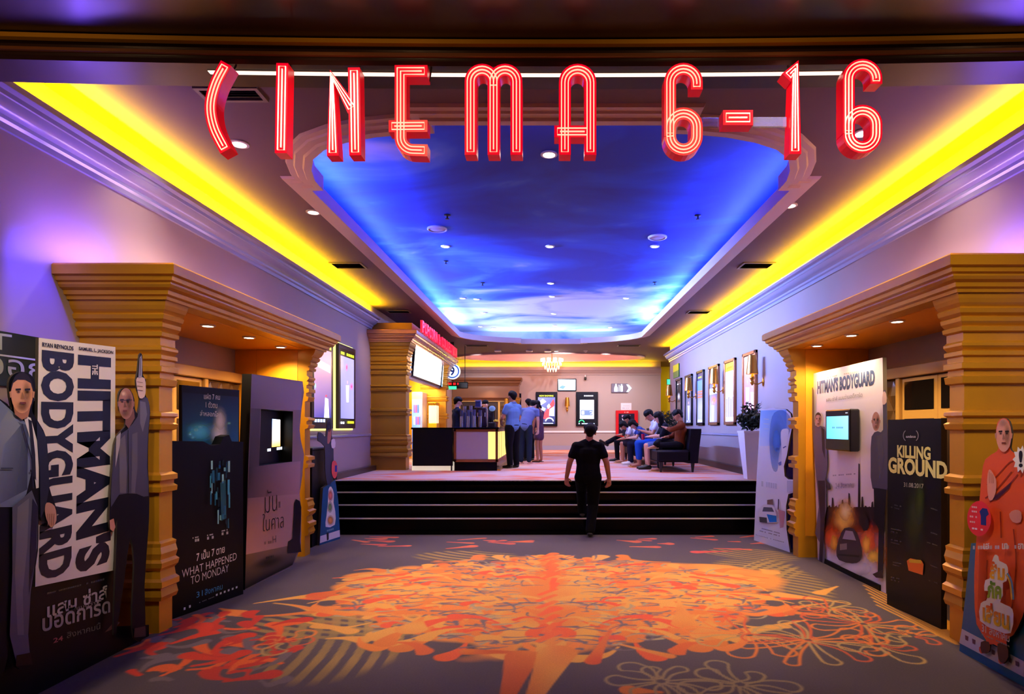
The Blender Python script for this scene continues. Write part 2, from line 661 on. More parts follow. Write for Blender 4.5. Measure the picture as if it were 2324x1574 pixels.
    for _ in range(46):
        a, q = R.uniform(0, 2 * math.pi), math.sqrt(R.uniform(0.0, .8))
        x, y = abs(1.9 * q * math.cos(a)), 6.1 + 1.6 * q * math.sin(a)
        L, b = R.uniform(.1, .45), R.uniform(-.7, .7)
        for s in (1, -1):
            drop(s * x, y, s * (x + L * math.cos(b)), y + L * math.sin(b), .015, R.uniform(.03, .09), (212, 84, 46) if R.random() < .4 else YEO, None, 0, s * .06)
    for y in np.arange(4.75, 8.0, .22):   # red spine
        drop(-.05 + R.uniform(-.07, .07), y, .04, y + .2, .03, R.uniform(.03, .08), (222, 88, 44), ORG)
    # single big drops (tip, bulb)
    for (t, bq, r, c, c2) in (((790, 1335), (725, 1350), .13, ORG, RED), ((845, 1330), (812, 1342), .1, YEO, ORG), ((500, 1380), (538, 1390), .09, ORG, None), ((478, 1402), (495, 1398), .06, ORG, None),
                              ((1615, 1395), (1600, 1440), .12, YEO, ORG), ((1690, 1425), (1640, 1440), .11, ORG, YEO), ((960, 1400), (935, 1425), .14, YEO, ORG), ((1540, 1360), (1555, 1415), .12, YEO, ORG),
                              ((1725, 1290), (1748, 1298), .11, YEO, None), ((1385, 1430), (1345, 1500), .06, ORG, RED), ((1410, 1462), (1520, 1488), .045, YEO, ORG), ((1230, 1480), (1060, 1478), .06, DOR, ORG),
                              ((760, 1385), (840, 1392), .06, YEO, ORG), ((1810, 1380), (1790, 1392), .05, RED, ORG), ((1660, 1250), (1580, 1252), .08, (205, 80, 60), None), ((1900, 1330), (1860, 1345), .07, YEO, None),
                              ((1115, 1680), (1185, 1490), .13, DOR, ORG), ((1150, 1700), (1265, 1480), .15, ORG, YEO), ((1500, 1570), (1430, 1565), .07, ORG, None)):
        a, b = px(*t), px(*bq)
        drop(a[0], a[1], b[0], b[1], .015, r, c, c2)
    # red-orange bloom at the left edge
    for _ in range(75):
        x, y = px(R.uniform(250, 640), R.uniform(1400, 1545))
        if x > -1.85 - (y - 4) * .1 or y > 6.2:
            continue
        L, b = R.uniform(.1, .35), R.uniform(0, math.pi)
        drop(x, y, x + L * math.cos(b), y + L * math.sin(b), .02, R.uniform(.03, .09), [(205, 60, 30), (220, 95, 35), (190, 55, 32), GRY][R.integers(4)], None, 0, R.uniform(-.08, .08))
    # red flecks beside the stairs
    for _ in range(26):
        s = 1 if R.random() < .5 else -1
        x, y = s * R.uniform(.4, 2.9), R.uniform(8.3, 9.3)
        L, b = R.uniform(.1, .4), R.uniform(-.6, .6)
        drop(x, y, x + L * math.cos(b), y + L * math.sin(b), .02, R.uniform(.04, .09), (196, 82, 66), (215, 110, 60))
    # outlined flowers at the lower right
    for cx_, cy_, n, L in ((1700, 1440, 9, .42), (1835, 1452, 11, .5), (1960, 1415, 9, .42), (1500, 1545, 8, .3), (1680, 1552, 8, .3), (1990, 1465, 6, .25), (2070, 1440, 5, .25), (1880, 1380, 8, .3), (640, 1455, 5, .2)):
        x, y = px(cx_, cy_)
        for k in range(n):
            b = 2 * math.pi * k / n + R.uniform(-.2, .2)
            l = L * R.uniform(.6, 1.1)
            c = [(214, 120, 48), (176, 142, 80), (200, 90, 45)][R.integers(3)] if cy_ < 1530 else (150, 128, 84)
            drop(x + .06 * math.cos(b), y + .06 * math.sin(b), x + l * math.cos(b), y + l * math.sin(b), .02, R.uniform(.05, .1), c, None, .011, R.uniform(-.06, .06))
    for k in range(11):
        a, b = px(1930 + 6 * k, 1282 + 9 * k), px(2170, 1420 + 4 * k)
        drop(a[0], a[1], b[0], b[1], .01, .018, (226, 158, 48))
    me = bpy.data.meshes.new('floor')
    V = np.stack([Xg.ravel(), Yg.ravel(), np.zeros(nx * ny)], 1)
    me.vertices.add(len(V))
    me.vertices.foreach_set('co', V.ravel())
    idx = np.arange(nx * ny).reshape(ny, nx)
    q = np.stack([idx[:-1, :-1], idx[:-1, 1:], idx[1:, 1:], idx[1:, :-1]], -1).reshape(-1, 4)
    me.loops.add(q.size)
    me.loops.foreach_set('vertex_index', q.ravel())
    me.polygons.add(len(q))
    me.polygons.foreach_set('loop_start', np.arange(0, q.size, 4))
    me.polygons.foreach_set('loop_total', np.full(len(q), 4))
    at_ = me.color_attributes.new('pile', 'FLOAT_COLOR', 'POINT')
    at_.data.foreach_set('color', np.concatenate([col.reshape(-1, 3), np.ones((nx * ny, 1))], 1).ravel())
    me.update(calc_edges=True)
    me.validate()
    m = bpy.data.materials.new('patterned_carpet')
    m.use_nodes = True
    nt = m.node_tree
    b = nt.nodes['Principled BSDF']
    b.inputs['Roughness'].default_value = 0.9
    b.inputs['Specular IOR Level'].default_value = 0.25
    a = nt.nodes.new('ShaderNodeVertexColor')
    a.layer_name = 'pile'
    tc = nt.nodes.new('ShaderNodeTexCoord')
    no = nt.nodes.new('ShaderNodeTexNoise')
    no.inputs['Scale'].default_value = 90
    no.inputs['Detail'].default_value = 2
    nt.links.new(tc.outputs['Object'], no.inputs['Vector'])
    mp = nt.nodes.new('ShaderNodeMapRange')
    mp.inputs['To Min'].default_value = .75
    mp.inputs['To Max'].default_value = 1.2
    nt.links.new(no.outputs['Fac'], mp.inputs['Value'])
    mx = nt.nodes.new('ShaderNodeMix')
    mx.data_type = 'RGBA'
    mx.blend_type = 'MULTIPLY'
    mx.inputs[0].default_value = 1
    nt.links.new(a.outputs['Color'], mx.inputs[6])
    nt.links.new(mp.outputs['Result'], mx.inputs[7])
    nt.links.new(mx.outputs[2], b.inputs['Base Color'])
    me.materials.append(m)
    o = bpy.data.objects.new('floor', me)
    COL.objects.link(o)
    o['kind'] = 'structure'
    return o


carpet()


# ---- raised floor with its own carpet
def band_carpet():
    m = bpy.data.materials.new('upper_carpet')
    m.use_nodes = True
    nt = m.node_tree
    b = nt.nodes['Principled BSDF']
    b.inputs['Roughness'].default_value = 0.85
    b.inputs['Specular IOR Level'].default_value = 0.3
    tc = nt.nodes.new('ShaderNodeTexCoord')
    mpn = nt.nodes.new('ShaderNodeMapping')
    mpn.inputs['Scale'].default_value = (0.5, 1.1, 1)
    n1 = nt.nodes.new('ShaderNodeTexNoise')
    n1.inputs['Scale'].default_value = 1.3
    n1.inputs['Detail'].default_value = 5
    n1.inputs['Distortion'].default_value = 1.4
    nt.links.new(tc.outputs['Object'], mpn.inputs['Vector'])
    nt.links.new(mpn.outputs['Vector'], n1.inputs['Vector'])
    r = nt.nodes.new('ShaderNodeValToRGB')
    e = r.color_ramp.elements
    e[0].position, e[0].color = 0.36, (*C(214, 96, 58), 1)
    e[1].position, e[1].color = 0.62, (*C(196, 170, 172), 1)
    x = e.new(0.46)
    x.color = (*C(206, 150, 130), 1)
    x = e.new(0.54)
    x.color = (*C(198, 166, 166), 1)
    nt.links.new(n1.outputs['Fac'], r.inputs['Fac'])
    nt.links.new(r.outputs['Color'], b.inputs['Base Color'])
    return m


M_UP = band_carpet()
struct('floor', MB().box(-WX, WX, 10.4, 19.4, PLAT - .08, PLAT).box(-WX, 7.0, 19.4, 26.2, PLAT - .08, PLAT).box(-6.0, -WX, 12.9, 18.0, PLAT - .08, PLAT), M_UP)

# ---- black stairs with bright nosings
SZ = [0.24, 0.41, 0.58, PLAT]
st = thing('staircase', 'wide black glossy staircase of four steps up to the foyer', 'stairs', (0, 9.5, 0))
mb = MB()
prev = 0
for k, z in enumerate(SZ):
    mb.box(-WX + .003, WX - .003, 9.5 + .3 * k, 10.4 if k < 3 else 10.46, prev, z - (.0 if k < 3 else .001))
    prev = z
obj('steps', mb, M_BLACKG, st)
for k, z in enumerate(SZ):
    y = 9.5 + .3 * k
    obj('nosing', MB().box(-WX + .004, WX - .004, y - .012, y + .03, z - .012, z + .004), M_STEEL, st)
obj('toe_strip', MB().box(-WX + .004, WX - .004, 9.43, 9.5, 0, .05), M_BLACKG, st)

# ---- walls
mb = MB()
mb.box(-WX - .1, -WX, 1.5, PY0L, 0, CEIL).box(-WX - .1, -WX, PY0L, PY1L, PZ + .02, CEIL).box(-WX - .1, -WX, PY1L, 12.86, 0, CEIL)
mb.box(-WX - .1, -WX, 12.86, 18.0, 3.05, CEIL).box(-WX - .1, -WX, 18.0, 26.2, 0, CEIL)
mb.box(-4.12, -4.02, PY0L, PY1L, 0, PZ + .1)
struct('wall_left', mb, M_WALL)
mb = MB()
mb.box(WX, WX + .1, 1.5, PY0R, 0, CEIL).box(WX, WX + .1, PY0R, PY1R, PZ + .02, CEIL).box(WX, WX + .1, PY1R, 19.4, 0, CEIL)
mb.box(WX + .1, 7.0, 19.3, 19.4, 0, CEIL)
mb.box(4.02, 4.12, PY0R, PY1R, 0, PZ + .1)
struct('wall_right', mb, M_WALL)
struct('wall_back', MB().box(-1.15, 4.28, YB, YB + .12, PLAT, CEIL).box(-WX, -1.15, YB, YB + .12, 2.95, CEIL).box(4.18, 4.28, YB + .12, 26.0, PLAT, CEIL), M_WALL)
M_YW = mat('yellow_wall_paint', C(196, 168, 10), 0.6)
struct('wall_far_corridor', MB().box(4.28, 7.0, 26.0, 26.1, PLAT, CEIL).box(7.0, 7.1, 19.3, 26.1, PLAT, CEIL), M_YW)

# ---- ceiling with the shaped opening of the painted sky and the oval dome
half = [(0.98, 5.06), (0.98, 5.2), (1.22, 5.22), (1.5, 5.27), (1.78, 5.37), (2.02, 5.51), (2.2, 5.71), (2.31, 5.96), (2.37, 6.2), (2.38, 6.46),
        (2.5, 6.46), (2.5, 16.95), (2.42, 17.2), (2.2, 17.52), (1.85, 17.82), (1.4, 18.06), (0.88, 18.2), (0.88, 18.36)]
SKY = half + [(-x, y) for x, y in reversed(half)]


def offset_poly(P, d):
    out = []
    n = len(P)
    area2 = sum(P[i][0] * P[(i + 1) % n][1] - P[(i + 1) % n][0] * P[i][1] for i in range(n))
    sg = 1 if area2 > 0 else -1
    for i in range(n):
        a, b, c = np.array(P[i - 1]), np.array(P[i]), np.array(P[(i + 1) % n])
        t1, t2 = (b - a) / np.linalg.norm(b - a), (c - b) / np.linalg.norm(c - b)
        n1, n2 = np.array((t1[1], -t1[0])) * sg, np.array((t2[1], -t2[0])) * sg
        m = n1 + n2
        k = d / max(1 + n1.dot(n2), .4)
        out.append(tuple(b + m * k))
    return out


OV = [(3.35 * math.cos(2 * math.pi * k / 72), 22.35 + 1.3 * math.sin(2 * math.pi * k / 72)) for k in range(72)]
mb = MB()
hole = offset_poly(SKY, .14)
mb.flat([(-WX - .1, 3.9, CEIL), (WX + .1, 3.9, CEIL), (WX + .1, 19.4, CEIL), (7.1, 19.4, CEIL), (7.1, 26.2, CEIL), (-WX - .1, 26.2, CEIL)], holes=[[(x, y, CEIL) for x, y in hole], [(x, y, CEIL) for x, y in OV]])
mb.flat([(-6.0, 12.8, 3.1), (-WX, 12.8, 3.1), (-WX, 18.1, 3.1), (-6, 18.1, 3.1)])
struct('ceiling', mb, M_CEIL)
prof = [(0.0, 4.27), (0.0, 4.12), (.07, 4.12), (.085, 4.14), (.15, 4.14), (.165, 4.155), (.22, 4.155), (.235, 4.179)]
struct('trim_1', MB().loft([[(x, y, z) for x, y in offset_poly(SKY, o)] for o, z in prof]), M_RIM, 30)


def sky_paint():
    m = bpy.data.materials.new('painted_sky')
    m.use_nodes = True
    nt = m.node_tree
    b = nt.nodes['Principled BSDF']
    b.inputs['Roughness'].default_value = 0.6
    tc = nt.nodes.new('ShaderNodeTexCoord')
    mp = nt.nodes.new('ShaderNodeMapping')
    mp.inputs['Scale'].default_value = (0.42, 0.62, 1)
    mp.inputs['Location'].default_value = (3.1, 1.7, 0)
    nt.links.new(tc.outputs['Object'], mp.inputs['Vector'])
    n = nt.nodes.new('ShaderNodeTexNoise')
    n.inputs['Scale'].default_value = 1.0
    n.inputs['Detail'].default_value = 5
    n.inputs['Distortion'].default_value = 0.7
    nt.links.new(mp.outputs['Vector'], n.inputs['Vector'])
    sx = nt.nodes.new('ShaderNodeSeparateXYZ')
    nt.links.new(tc.outputs['Object'], sx.inputs['Vector'])
    far = nt.nodes.new('ShaderNodeMapRange')      # more painted cloud towards the far end
    far.inputs['From Min'].default_value = 10.5
    far.inputs['From Max'].default_value = 16.0
    far.inputs['To Min'].default_value = -0.06
    far.inputs['To Max'].default_value = 0.25
    nt.links.new(sx.outputs['Y'], far.inputs['Value'])
    ad = nt.nodes.new('ShaderNodeMath')
    nt.links.new(n.outputs['Fac'], ad.inputs[0])
    nt.links.new(far.outputs['Result'], ad.inputs[1])
    r = nt.nodes.new('ShaderNodeValToRGB')
    e = r.color_ramp.elements
    e[0].position, e[0].color = 0.40, (*C(4, 40, 170), 1)
    e[1].position, e[1].color = 0.8, (*C(220, 226, 246), 1)
    for p, c in ((0.54, C(8, 74, 205)), (0.62, C(70, 120, 215)), (0.69, C(170, 178, 220))):
        x = e.new(p)
        x.color = (*c, 1)
    nt.links.new(ad.outputs[0], r.inputs['Fac'])
    nt.links.new(r.outputs['Color'], b.inputs['Base Color'])
    return m


mb = MB().flat([(-2.95, 4.75, 4.55), (2.95, 4.75, 4.55), (2.95, 18.85, 4.55), (-2.95, 18.85, 4.55)])
for a, b in (((-2.95, 4.75), (2.95, 4.75)), ((2.95, 4.75), (2.95, 18.85)), ((2.95, 18.85), (-2.95, 18.85)), ((-2.95, 18.85), (-2.95, 4.75))):
    mb.add([(*a, 4.18), (*b, 4.18), (*b, 4.56), (*a, 4.56)], [(0, 1, 2, 3)])
struct('ceiling_sky', mb, sky_paint())
M_DOME = mat('dome_paint', C(225, 185, 180), 0.5)
mb = MB().loft([[(x * s, 22.35 + (y - 22.35) * s, z) for x, y in OV] for s, z in ((1.02, 4.178), (1.02, 4.14), (.985, 4.14), (.975, 4.2), (.97, 4.3), (.9, 4.42), (.75, 4.53), (.5, 4.6), (.2, 4.63), (.001, 4.635))])
struct('ceiling_dome', mb, M_DOME, 40)

# ---- front beam (its ends curve gently towards the entrance) and the low lacquered ceiling in front of it
def beam_sweep(prof, n=28):
    rings = []
    for i in range(n + 1):
        x = -4.6 + 9.2 * i / n
        rings.append([(x, y - .0072 * x * x, z) for y, z in prof])
    return MB().loft(rings, closed=True)


struct('trim_2', beam_sweep([(3.68, 3.96), (3.68, 3.915), (3.70, 3.905), (3.70, 3.865), (3.685, 3.86), (3.685, 3.83), (3.70, 3.81), (3.95, 3.81), (3.95, 4.25), (3.72, 4.25)]), M_BEAM, 25)
struct('trim_3', beam_sweep([(3.68, 3.946), (3.655, 3.944), (3.655, 3.918), (3.68, 3.912)]), M_GOLD, 25)
struct('trim_4', beam_sweep([(3.682, 3.874), (3.668, 3.87), (3.668, 3.852), (3.682, 3.848)]), M_BEAML, 25)
struct('ceiling_front', MB().box(-5, 5, -1.5, 3.72, 3.95, 4.05), mat('dark_gloss_ceiling', C(44, 20, 12), .3, spec=.8))

# ---- crown mouldings
def crown(name, y0, y1, s):
    pr = [(0, 3.68), (.025, 3.68), (.03, 3.72), (.05, 3.735), (.055, 3.76), (.09, 3.775), (.12, 3.80), (.14, 3.835), (.15, 3.84), (.155, 3.87), (.2, 3.88), (.2, 3.925), (.185, 3.93), (.175, 3.885), (0, 3.875)]
    struct(name, MB().loft([[(s * (WX - o), y, z) for o, z in pr] for y in (y0, y1)], caps=True), M_CROWN, 25)


crown('trim_5', 2.0, 12.86, -1)
crown('trim_6', 2.0, 19.42, 1)
pr = [(0, 3.66), (.03, 3.66), (.04, 3.72), (.09, 3.76), (.13, 3.83), (.16, 3.85), (.16, 3.9), (0, 3.9)]
struct('trim_7', MB().loft([[(x, YB - o, z) for o, z in pr] for x in (-WX, 4.28)], caps=True), M_WALL, 25)
# ---- skirtings and dado rails
struct('baseboard_left', MB().box(-WX, -WX + .025, 2, PY0L - .02, 0, .12).box(-WX, -WX + .03, PY1L + .05, 9.48, 0, .14).box(-WX, -WX + .12, 10.47, 12.84, PLAT, PLAT + .1), M_BASE)
struct('baseboard_right', MB().box(WX - .025, WX, 2, PY0R - .02, 0, .12).box(WX - .03, WX, PY1R + .05, 9.48, 0, .14).box(WX - .12, WX, 10.47, 19.4, PLAT, PLAT + .12), M_BASE)
struct('baseboard_back', MB().box(-1.1, 4.28, YB - .03, YB, PLAT, PLAT + .17), M_CROWN)
for n, s, y0, y1 in (('trim_8', -1, PY1L + .35, 12.8), ('trim_9', 1, PY1R + .35, 19.38)):
    x0, x1 = sorted((s * WX, s * (WX - .03)))
    struct(n, MB().bbox(x0, x1, y0, y1, 1.46, 1.51, .01), M_CROWN)
struct('trim_10', MB().bbox(-1.1, 4.27, YB - .04, YB, 1.42, 1.49, .01), M_WHITE)
# ================================================================== THE HANGING SIGN
M_RED = mat('red_letter_face', C(150, 2, 14), 0.3, emit=(1.0, 0.0, 0.02), estr=0.8)
M_REDS = mat('red_letter_side', C(150, 2, 14), 0.25, emit=(1.0, 0.0, 0.01), estr=0.3)
M_NEON = mat('neon_tube', C(255, 235, 200), 0.3, emit=(1.0, 0.72, 0.5), estr=.95)
M_CLEAR = mat('clear_acrylic', C(235, 225, 230), 0.08, trans=0.85, alpha=0.5)
M_BRKT = mat('sign_bracket', C(60, 40, 40), 0.4, metal=0.5)


def offs(path, d):
    P = [np.array(p, float) for p in path]
    out = []
    for i, p in enumerate(P):
        a, b = P[max(i - 1, 0)], P[min(i + 1, len(P) - 1)]
        t1 = (p - a) / max(np.hypot(*(p - a)), 1e-6) if i else None
        t2 = (b - p) / max(np.hypot(*(b - p)), 1e-6) if i < len(P) - 1 else None
        t1 = t2 if t1 is None else t1
        t2 = t1 if t2 is None else t2
        n1, n2 = np.array((-t1[1], t1[0])), np.array((-t2[1], t2[0]))
        out.append(tuple(p + (n1 + n2) * d / max(1 + n1.dot(n2), .5)))
    return out


def arc(cx, cy, r, a0, a1, n=14, ry=None):
    ry = ry or r
    return [(cx + r * math.cos(math.radians(a0 + (a1 - a0) * i / n)), cy - ry * math.sin(math.radians(a0 + (a1 - a0) * i / n))) for i in range(n + 1)]


def six(x0, x1, yt, yend, ybt, yb):
    c, r = (x0 + x1) / 2, (x1 - x0) / 2
    hook = [(x1, yend), (x1, yt + r)] + arc(c, yt + r, r, 0, 180)[1:] + [(x0, yb - r)]
    loop = arc(c, yb - r, r, 180, 360)[0:] + [(x1, ybt + r)] + arc(c, ybt + r, r, 0, 180)[1:] + [(x0, yb - r)]
    return [hook, loop]


LET = {
    'C': [smooth_pts([(513, 143), (489, 190), (477.5, 240), (486, 290), (512, 342)], 6, False)],
    'I': [[(640.5, 143), (637, 347)]],
    'N': [[(755, 353), (753, 172), (801, 250)], [(806, 352), (803, 153)]],
    'E': [[(970, 161), (909, 161), (909, 300)] + arc(937, 312, 28, 180, 270, 8)[0:] + [(970, 341)], [(882, 286), (970, 285.5)]],
    'M': [[(1068, 351), (1068, 184)] + arc(1094, 184, 26, 180, 0)[1:] + [(1120, 351)], [(1120, 200), (1120, 184)] + arc(1146, 184, 26, 180, 0)[1:] + [(1172, 351)]],
    'A': [[(1282, 351), (1282, 187)] + arc(1311, 187, 29, 180, 0)[1:] + [(1340, 351)], [(1258, 298), (1340, 298)]],
    '6': six(1521, 1581.5, 156, 203, 257, 339),
    '-': [[(1641, 266.5), (1709, 266.5)]],
    '1': [[(1805, 349), (1805, 155), (1785, 176)]],
    '6 ': six(1926.5, 1989, 147, 190, 251, 334),
}
LABEL = {'C': 'red neon letter C hanging at the left end of the entrance sign', 'I': 'red neon letter I, a straight bar, second in the hanging sign', 'N': 'red neon letter N between the I and the E of the hanging sign',
         'E': 'red neon letter E with a low crossbar, left of the M', 'M': 'wide red neon letter M with two round arches', 'A': 'red neon letter A with a round top and low crossbar',
         '6': 'red neon numeral 6 left of the dash in the hanging sign', '-': 'short red neon dash between the 6 and the 1', '1': 'red neon numeral 1 right of the dash', '6 ': 'red neon numeral 6 at the right end of the hanging sign'}
WD = 27.0
for ch, paths in LET.items():
    xs_ = [p[0] for q in paths for p in q]
    xm = ((min(xs_) + max(xs_)) / 2 - CX) * 3.6 / F
    yy = 3.6 - .0072 * xm * xm
    pl = Plane((xm - 1, yy, 0), (xm + 1, yy, 0))
    t = thing('sign_letter', LABEL[ch], 'letter', (xm, yy, 3.25), 'neon letters of the hanging entrance sign')
    mb, mt = MB(), MB()
    ys_ = []
    for k, q in enumerate(paths):
        loop = ch.startswith('6') and k == 1
        body = q
        wd = WD if ch != '-' else 34
        pts = offs(body, wd / 2) + offs(body, -wd / 2)[::-1]
        # face a hair in front of the sides; strokes of one letter overlap in depth
        mb.prism([pl.pt(x, y, -.0006 * k) for x, y in pts], Vector((0, .085, 0)), 0, 1)
        ys_ += [p[1] for p in pts]
        dd = 7.6 if ch != '-' else 9.5
        qi = list(q)
        # pull stroke ends in a little for the tubes
        def trim(a, b, s):
            v = np.array(b) - np.array(a)
            return tuple(np.array(a) + v / max(np.hypot(*v), 1e-6) * s)
        def shorten(q_, n_):
            q_ = list(q_)
            for e_ in (0, -1):
                left = n_
                while len(q_) > 2:
                    a_, b_ = q_[e_], q_[1 if e_ == 0 else -2]
                    L_ = math.hypot(a_[0] - b_[0], a_[1] - b_[1])
                    if L_ > left * 1.3:
                        break
                    q_.pop(e_)
                    left = max(left - L_, 0)
                q_[e_] = trim(q_[e_], q_[1 if e_ == 0 else -2], left)
            return q_
        if not loop:
            qi = shorten(q, 7)
        rim = offs(qi, dd) + offs(qi, -dd)[::-1]
        P3 = [pl.pt(x, y, .006) for x, y in rim]
        mt.tube(P3, .0036, 6, closed=True)
        mid = list(qi)
        if not loop:
            mid = shorten(qi, 6)
        mt.tube([pl.pt(x, y, .007) for x, y in mid], .0042, 6)
    obj('letter_case', mb, [M_RED, M_REDS], t)
    obj('neon_tube', mt, M_NEON, t)
    zt = E - (min(ys_) - CY) * yy / F
    mbk = MB()
    if ch == '-':
        for xa, xb in ((1597, 1636), (1713, 1790)):
            a, b = pl.pt(xa, 259), pl.pt(xb, 282)
            obj('clear_mounting_bar', MB().bbox(a.x, b.x, yy + .03, yy + .045, b.z, a.z, .003), M_CLEAR, t, label='clear acrylic bar')
    else:
        top = min((p for q in paths for p in q), key=lambda p: p[1])
        a = pl.pt(top[0], top[1])
        mbk.tube([(a.x, yy + .06, zt - .06), (a.x, yy + .12, 3.82), (a.x, yy + .16, 3.82)], .006, 6)
        obj('hanger', mbk, M_BRKT, t)

t = thing('linear_light', 'long thin white light strip under the front beam behind the neon letters', 'light', (0, 3.79, 3.8))
M_STRIP = mat('strip_diffuser', C(255, 245, 230), 0.4, emit=(1.0, 0.9, 0.72), estr=1.3)
mb, mc = MB(), MB()
n = 24
x0, x1 = (480 - CX) / F * 3.78, (1906 - CX) / F * 3.78
for q, m_, w_, z_ in ((mb, 0, .016, 3.803), (mc, 0, .021, 3.807)):
    q.loft([[(x0 + (x1 - x0) * i / n, 3.785 - .0072 * (x0 + (x1 - x0) * i / n) ** 2 + s, z) for s, z in ((-w_, z_), (w_, z_), (w_, 3.8095), (-w_, 3.8095))] for i in range(n + 1)], caps=True)
obj('diffuser', mb, M_STRIP, t)
obj('channel', mc, M_STEEL, t)

# ================================================================== CEILING FIXTURES
M_LAMP = mat('lamp_lens', C(255, 250, 240), 0.3, emit=(1.0, 0.9, 0.75), estr=14)
M_FIX = mat('lamp_trim', C(215, 205, 205), 0.35)
M_DARK = mat('dark_grille', C(28, 24, 26), 0.4)


def downlight(x, y, z, label, power=0.0, ang=80, col=WARM, r=.055, tgt=None, group='recessed ceiling downlights'):
    t = thing('downlight', label, 'ceiling light', (x, y, z), group)
    obj('trim_ring', MB().lathe([(r * 1.05, -.001), (r * 1.5, -.001), (r * 1.5, -.012), (r * 1.1, -.016), (r * 1.05, -.004)], 20, (x, y, z), caps=False), M_FIX, t, 40)
    obj('lens', MB().lathe([(r * 1.05, -.003), (r * .9, -.012), (r * .3, -.018)], 16, (x, y, z)), M_LAMP, t, 40)
    if power:
        spot('downlight_beam', (x, y, z - .05), tgt or (x, y, 0), power, col, ang, .7, .04)
    return t


def on_z(px, py, z):
    d = (z - E) * F / (CY - py)
    return at(px, py, d)


for (a, b), lab, pw, tg in (((543, 325), 'bright downlight in the flat ceiling behind the letter C', 130, (-3.3, 5.7, 1.0)), ((1958, 300), 'bright downlight seen through the last numeral 6', 130, (3.3, 5.5, 1.0)),
                            ((711, 480), 'downlight beside the left edge of the painted sky, above the gilded portal', 110, (-3.1, 7.2, 0)), ((1793, 465), 'downlight beside the right edge of the painted sky', 110, (3.0, 7.1, 0))):
    p = on_z(a, b, CEIL)
    downlight(p.x, p.y, CEIL, lab, pw, 95, (1.0, .78, .62), tgt=tg)
SKYL = [((1246, 349), 'large bright downlight in the painted sky below the letter A', 560, 76), ((1248, 558), 'downlight on the centre line in the dark blue middle of the painted sky', 150, 100),
        ((1011, 558), 'downlight left of centre in the dark blue part of the painted sky', 150, 100), ((1486, 558), 'downlight right of centre in the dark blue part of the painted sky', 150, 100),
        ((1250, 642), 'central downlight where painted blue turns to cloud', 200, 100), ((1253, 672), 'small central downlight just behind the one at the cloud edge', 0, 0),
        ((1082, 678), 'right one of a close pair of downlights on the left of the painted clouds', 165, 95), ((1050, 676), 'left one of a close pair of downlights on the left of the painted clouds', 0, 0),
        ((1421, 676), 'downlight alone on the right of the painted clouds', 165, 95), ((1097, 709), 'small downlight on the left in the pale painted clouds', 0, 0),
        ((1257, 711), 'central downlight in the palest painted clouds', 170, 95), ((1090, 740), 'left one of two small downlights by the far left end of the painted sky', 0, 0),
        ((1120, 744), 'right one of two small downlights by the far left end of the painted sky', 150, 95), ((1259, 738), 'central downlight at the far end of the painted sky', 0, 0), ((1385, 742), 'downlight at the far right end of the painted sky', 150, 95)]
for (a, b), lab, pw, an in SKYL:
    p = on_z(a, b, 4.55)
    downlight(p.x, p.y, 4.55, lab, pw, an, (1.0, .82, .72), r=.05 if b > 400 else .06)
p = on_z(1262, 795, CEIL)
downlight(p.x, 20.6, CEIL, 'warm downlight in the ceiling just before the oval recess', 130, 110, WARM)
for x in (-2.6, .4, 1.9, 3.3):
    spot('wall_washer', (x, 20.9 if x != .4 else 20.2, CEIL - .03), (x, 23.9, 1.6), 330, (1.0, .93, 1.0), 90, .8, .05)
for (a, b, w_, l_), lab in (((525, 211, .48, .2), 'dark slot vent in the ceiling by the letter C'), ((791, 601, .5, .36), 'dark square vent in the left flat ceiling beside the yellow glow'), ((1716, 601, .5, .36), 'dark square vent in the right flat ceiling beside the yellow glow'),
                            ((1586, 707, .5, .36), 'small vent farther back in the right flat ceiling'), ((905, 706, .5, .3), 'vent in the left flat ceiling above the concession pier'),
                            ((1082, 783, .7, .3), 'vent at the far left of the ceiling before the oval recess'), ((1427, 783, .7, .3), 'vent at the far right of the ceiling before the oval recess')):
    p = on_z(a, b, CEIL)
    t = thing('ceiling_vent', lab, 'vent', (p.x, p.y, CEIL), 'ceiling vents')
    x0, x1, y0, y1 = p.x - w_ / 2, p.x + w_ / 2, p.y - l_ / 2, p.y + l_ / 2
    obj('frame', MB().box(x0, x1, y0, y0 + .03, CEIL - .02, CEIL - .001).box(x0, x1, y1 - .03, y1, CEIL - .02, CEIL - .001).box(x0, x0 + .03, y0 + .03, y1 - .03, CEIL - .02, CEIL - .001).box(x1 - .03, x1, y0 + .03, y1 - .03, CEIL - .02, CEIL - .001), mat('vent_frame', C(120, 105, 95), .4), t)
    mb = MB().box(x0 + .03, x1 - .03, y0 + .03, y1 - .03, CEIL - .006, CEIL - .001)
    k = y0 + .05
    while k < y1 - .05:
        mb.add([(x0 + .03, k, CEIL - .018), (x1 - .03, k, CEIL - .018), (x1 - .03, k + .02, CEIL - .006), (x0 + .03, k + .02, CEIL - .006)], [(0, 1, 2, 3)])
        k += .035
    obj('louvre_grille', mb, M_DARK, t)
for (a, b), lab in (((992, 518), 'round white ceiling speaker on the left of the painted sky'), ((1492, 537), 'round ceiling speaker on the right of the painted sky')):
    p = on_z(a, b, 4.55)
    t = thing('ceiling_speaker', lab, 'speaker', (p.x, p.y, 4.55), 'round speakers in the painted sky')
    obj('rim', MB().lathe([(.12, -.001), (.145, -.001), (.145, -.018), (.13, -.028), (.12, -.02)], 28, (p.x, p.y, 4.55), caps=False), M_WHITE, t, 40)
    obj('grille', MB().lathe([(.12, -.012), (.08, -.022), (.02, -.026)], 28, (p.x, p.y, 4.55)), mat('speaker_mesh', C(200, 190, 195), .6), t, 40)
